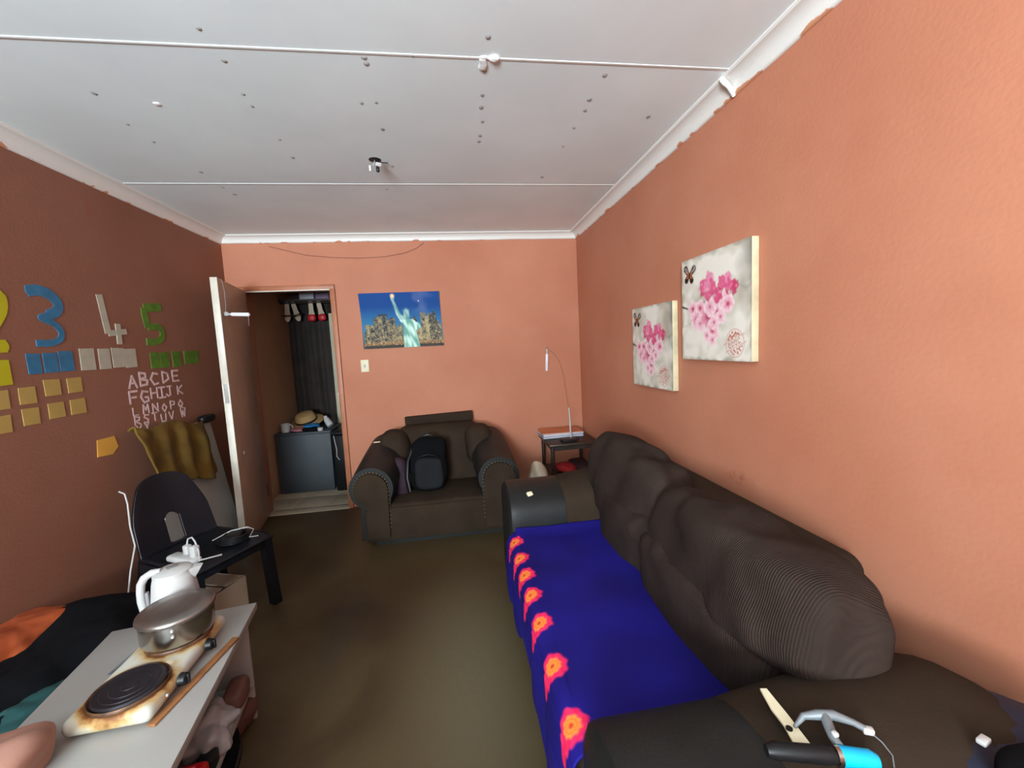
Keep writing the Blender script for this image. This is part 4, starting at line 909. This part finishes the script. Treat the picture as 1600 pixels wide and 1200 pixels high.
# kettle
KB=Vector((.815,1.660,.45))
t=T('kettle',tuple(KB),'white plastic electric kettle behind the pot','kettle')
KR=Rz(18)
M('kettle_base',G().lathe([(0,0),(.078,0),(.08,.006),(.078,.018),(0,.020)],tuple(KB),32),m_black,t)
M('kettle_body',G().lathe([(.0,.022),(.075,.022),(.078,.03),(.074,.10),(.066,.17),(.060,.196),(.056,.20)],tuple(KB),40),m_whitep,t)
M('kettle_lid',G().lathe([(.061,.198),(.060,.208),(.045,.215),(.0,.218)],tuple(KB),40),m_whitep,t)
g=G().loft([[KB+KR@Vector((x*.9,y,z)) for x,y in ((.050,-.03),(.050,.03),(xx,.008),(xx,-.008))] for z,xx in ((.15,.066),(.18,.088),(.205,.105))]); M('spout',g,m_whitep,t)
hp=[KB+KR@Vector(q) for q in ((-.035,0,.212),(-.062,0,.213),(-.084,0,.20),(-.096,0,.178),(-.100,0,.15),(-.101,0,.115),(-.098,0,.08),(-.090,0,.05),(-.073,0,.038))]
M('handle',G().tube(hp,[.014,.016,.017,.017,.016,.016,.015,.013,.012],12,flat=.8),m_whitep,t)
M('switch',G().box(KB+KR@Vector((-.0,-.0,.221)),(.035,.014,.008),KR@Rz(35),bev=.003),mat('grey_switch',(.16,.15,.15),.4),t)
M('grip_inset',G().box(KB+KR@Vector((-.082,0,.10)),(.012,.02,.09),KR,bev=.005),mat('grey_handle_inset',(.22,.21,.22),.5),t)
# things on the lower shelf and floor
tag(M('brown_pouch',G().sup(tuple(tp(.16,.05,.20)),(.035,.06,.038),e=(.6,.6),R=RT_,amp=.01,freq=14,nu=30,nv=18),mat('brown_leather_pouch',(.13,.055,.04),.6)),'small brown pouch at the far end of the lower shelf','pouch')
def crum(c,d,s_,a=.03,f=13,a2=.01,f2=35): return G().sup(c,d,e=(.8,.8),amp=a,freq=f,amp2=a2,freq2=f2,nu=56,nv=30,seed=s_)
tag(M('clear_plastic_bag',crum(tuple(tp(.31,.08,.20)),(.07,.10,.045),2,.04,18),mat('hazy_plastic',(.34,.33,.33),.25)),'crumpled grey plastic bag in the middle of the lower shelf','bag')
tag(M('black_gadget',G().box(tp(.42,.05,.187),(.05,.06,.05),RT_,bev=.01),m_black),'black block next to the red packet on lower shelf','gadget')
t=T('red_packet',tuple(tp(.60,.09,.16)),'red packet with pink label on the lower shelf','packet')
M('packet_body',G().box(tp(.61,.075,.215),(.13,.24,.10),RT_,bev=.015),mat('red_packet',(.40,.004,.012),.35),t)
M('packet_label',G().box(tp(.54,.075,.2665),(.07,.06,.002),RT_,bev=.0008),mat('pink_label',(.55,.10,.16),.4),t)
t=T('shoe',(1.0,1.42,0),'dark shoe on the floor under the white table','shoe')
M('shoe_upper',G().sup((1.03,1.44,.055),(.05,.12,.05),e=(.75,.8),R=Rz(12),nu=36,nv=20),m_blackm,t); M('shoe_sole',G().sup((1.03,1.44,.014),(.054,.125,.013),e=(.4,.8),R=Rz(12),nu=36,nv=12),m_black,t)
tag(M('brown_bundle',crum((1.00,1.60,.05),(.06,.07,.045),8),mat('maroon_brown',(.09,.03,.02),.8)),'maroon brown bundle on the floor under the far end of the table','bundle')
# ---------------- heap by the left wall
g=G(); g.sup((.30,1.66,.19),(.285,.50,.215),e=(.6,.6),amp=.06,freq=4,amp2=.018,freq2=14,nu=90,nv=50,seed=4)
tag(M('black_blanket_heap',g,m_blackm),'large black blanket heap between the left wall and white table','blanket')
g=G(); g.sup((.14,1.80,.385),(.11,.20,.065),e=(.75,.75),R=Rx(-6),amp=.035,freq=9,amp2=.01,freq2=26,nu=70,nv=36,seed=9)
tag(M('orange_garment',g,mat('orange_fabric',(.34,.055,.008),.8,var=.25,scale=12,bump=.3)),'bright orange garment lying on the black heap by the left wall','clothing')
tag(M('teal_cloth',crum((.44,1.42,.33),(.13,.17,.05),5),mat('teal_fabric',(.006,.05,.05),.8,var=.2)),'teal cloth at the lower left edge beside the table','cloth')
tag(M('peach_towel',crum((.745,1.03,.50),(.125,.12,.065),3,.05,9,.008,20),mat('peach_towel',(.36,.18,.13),.85,var=.15,bump=.3)),'peach towel bundled on the near left corner of the white table','towel')
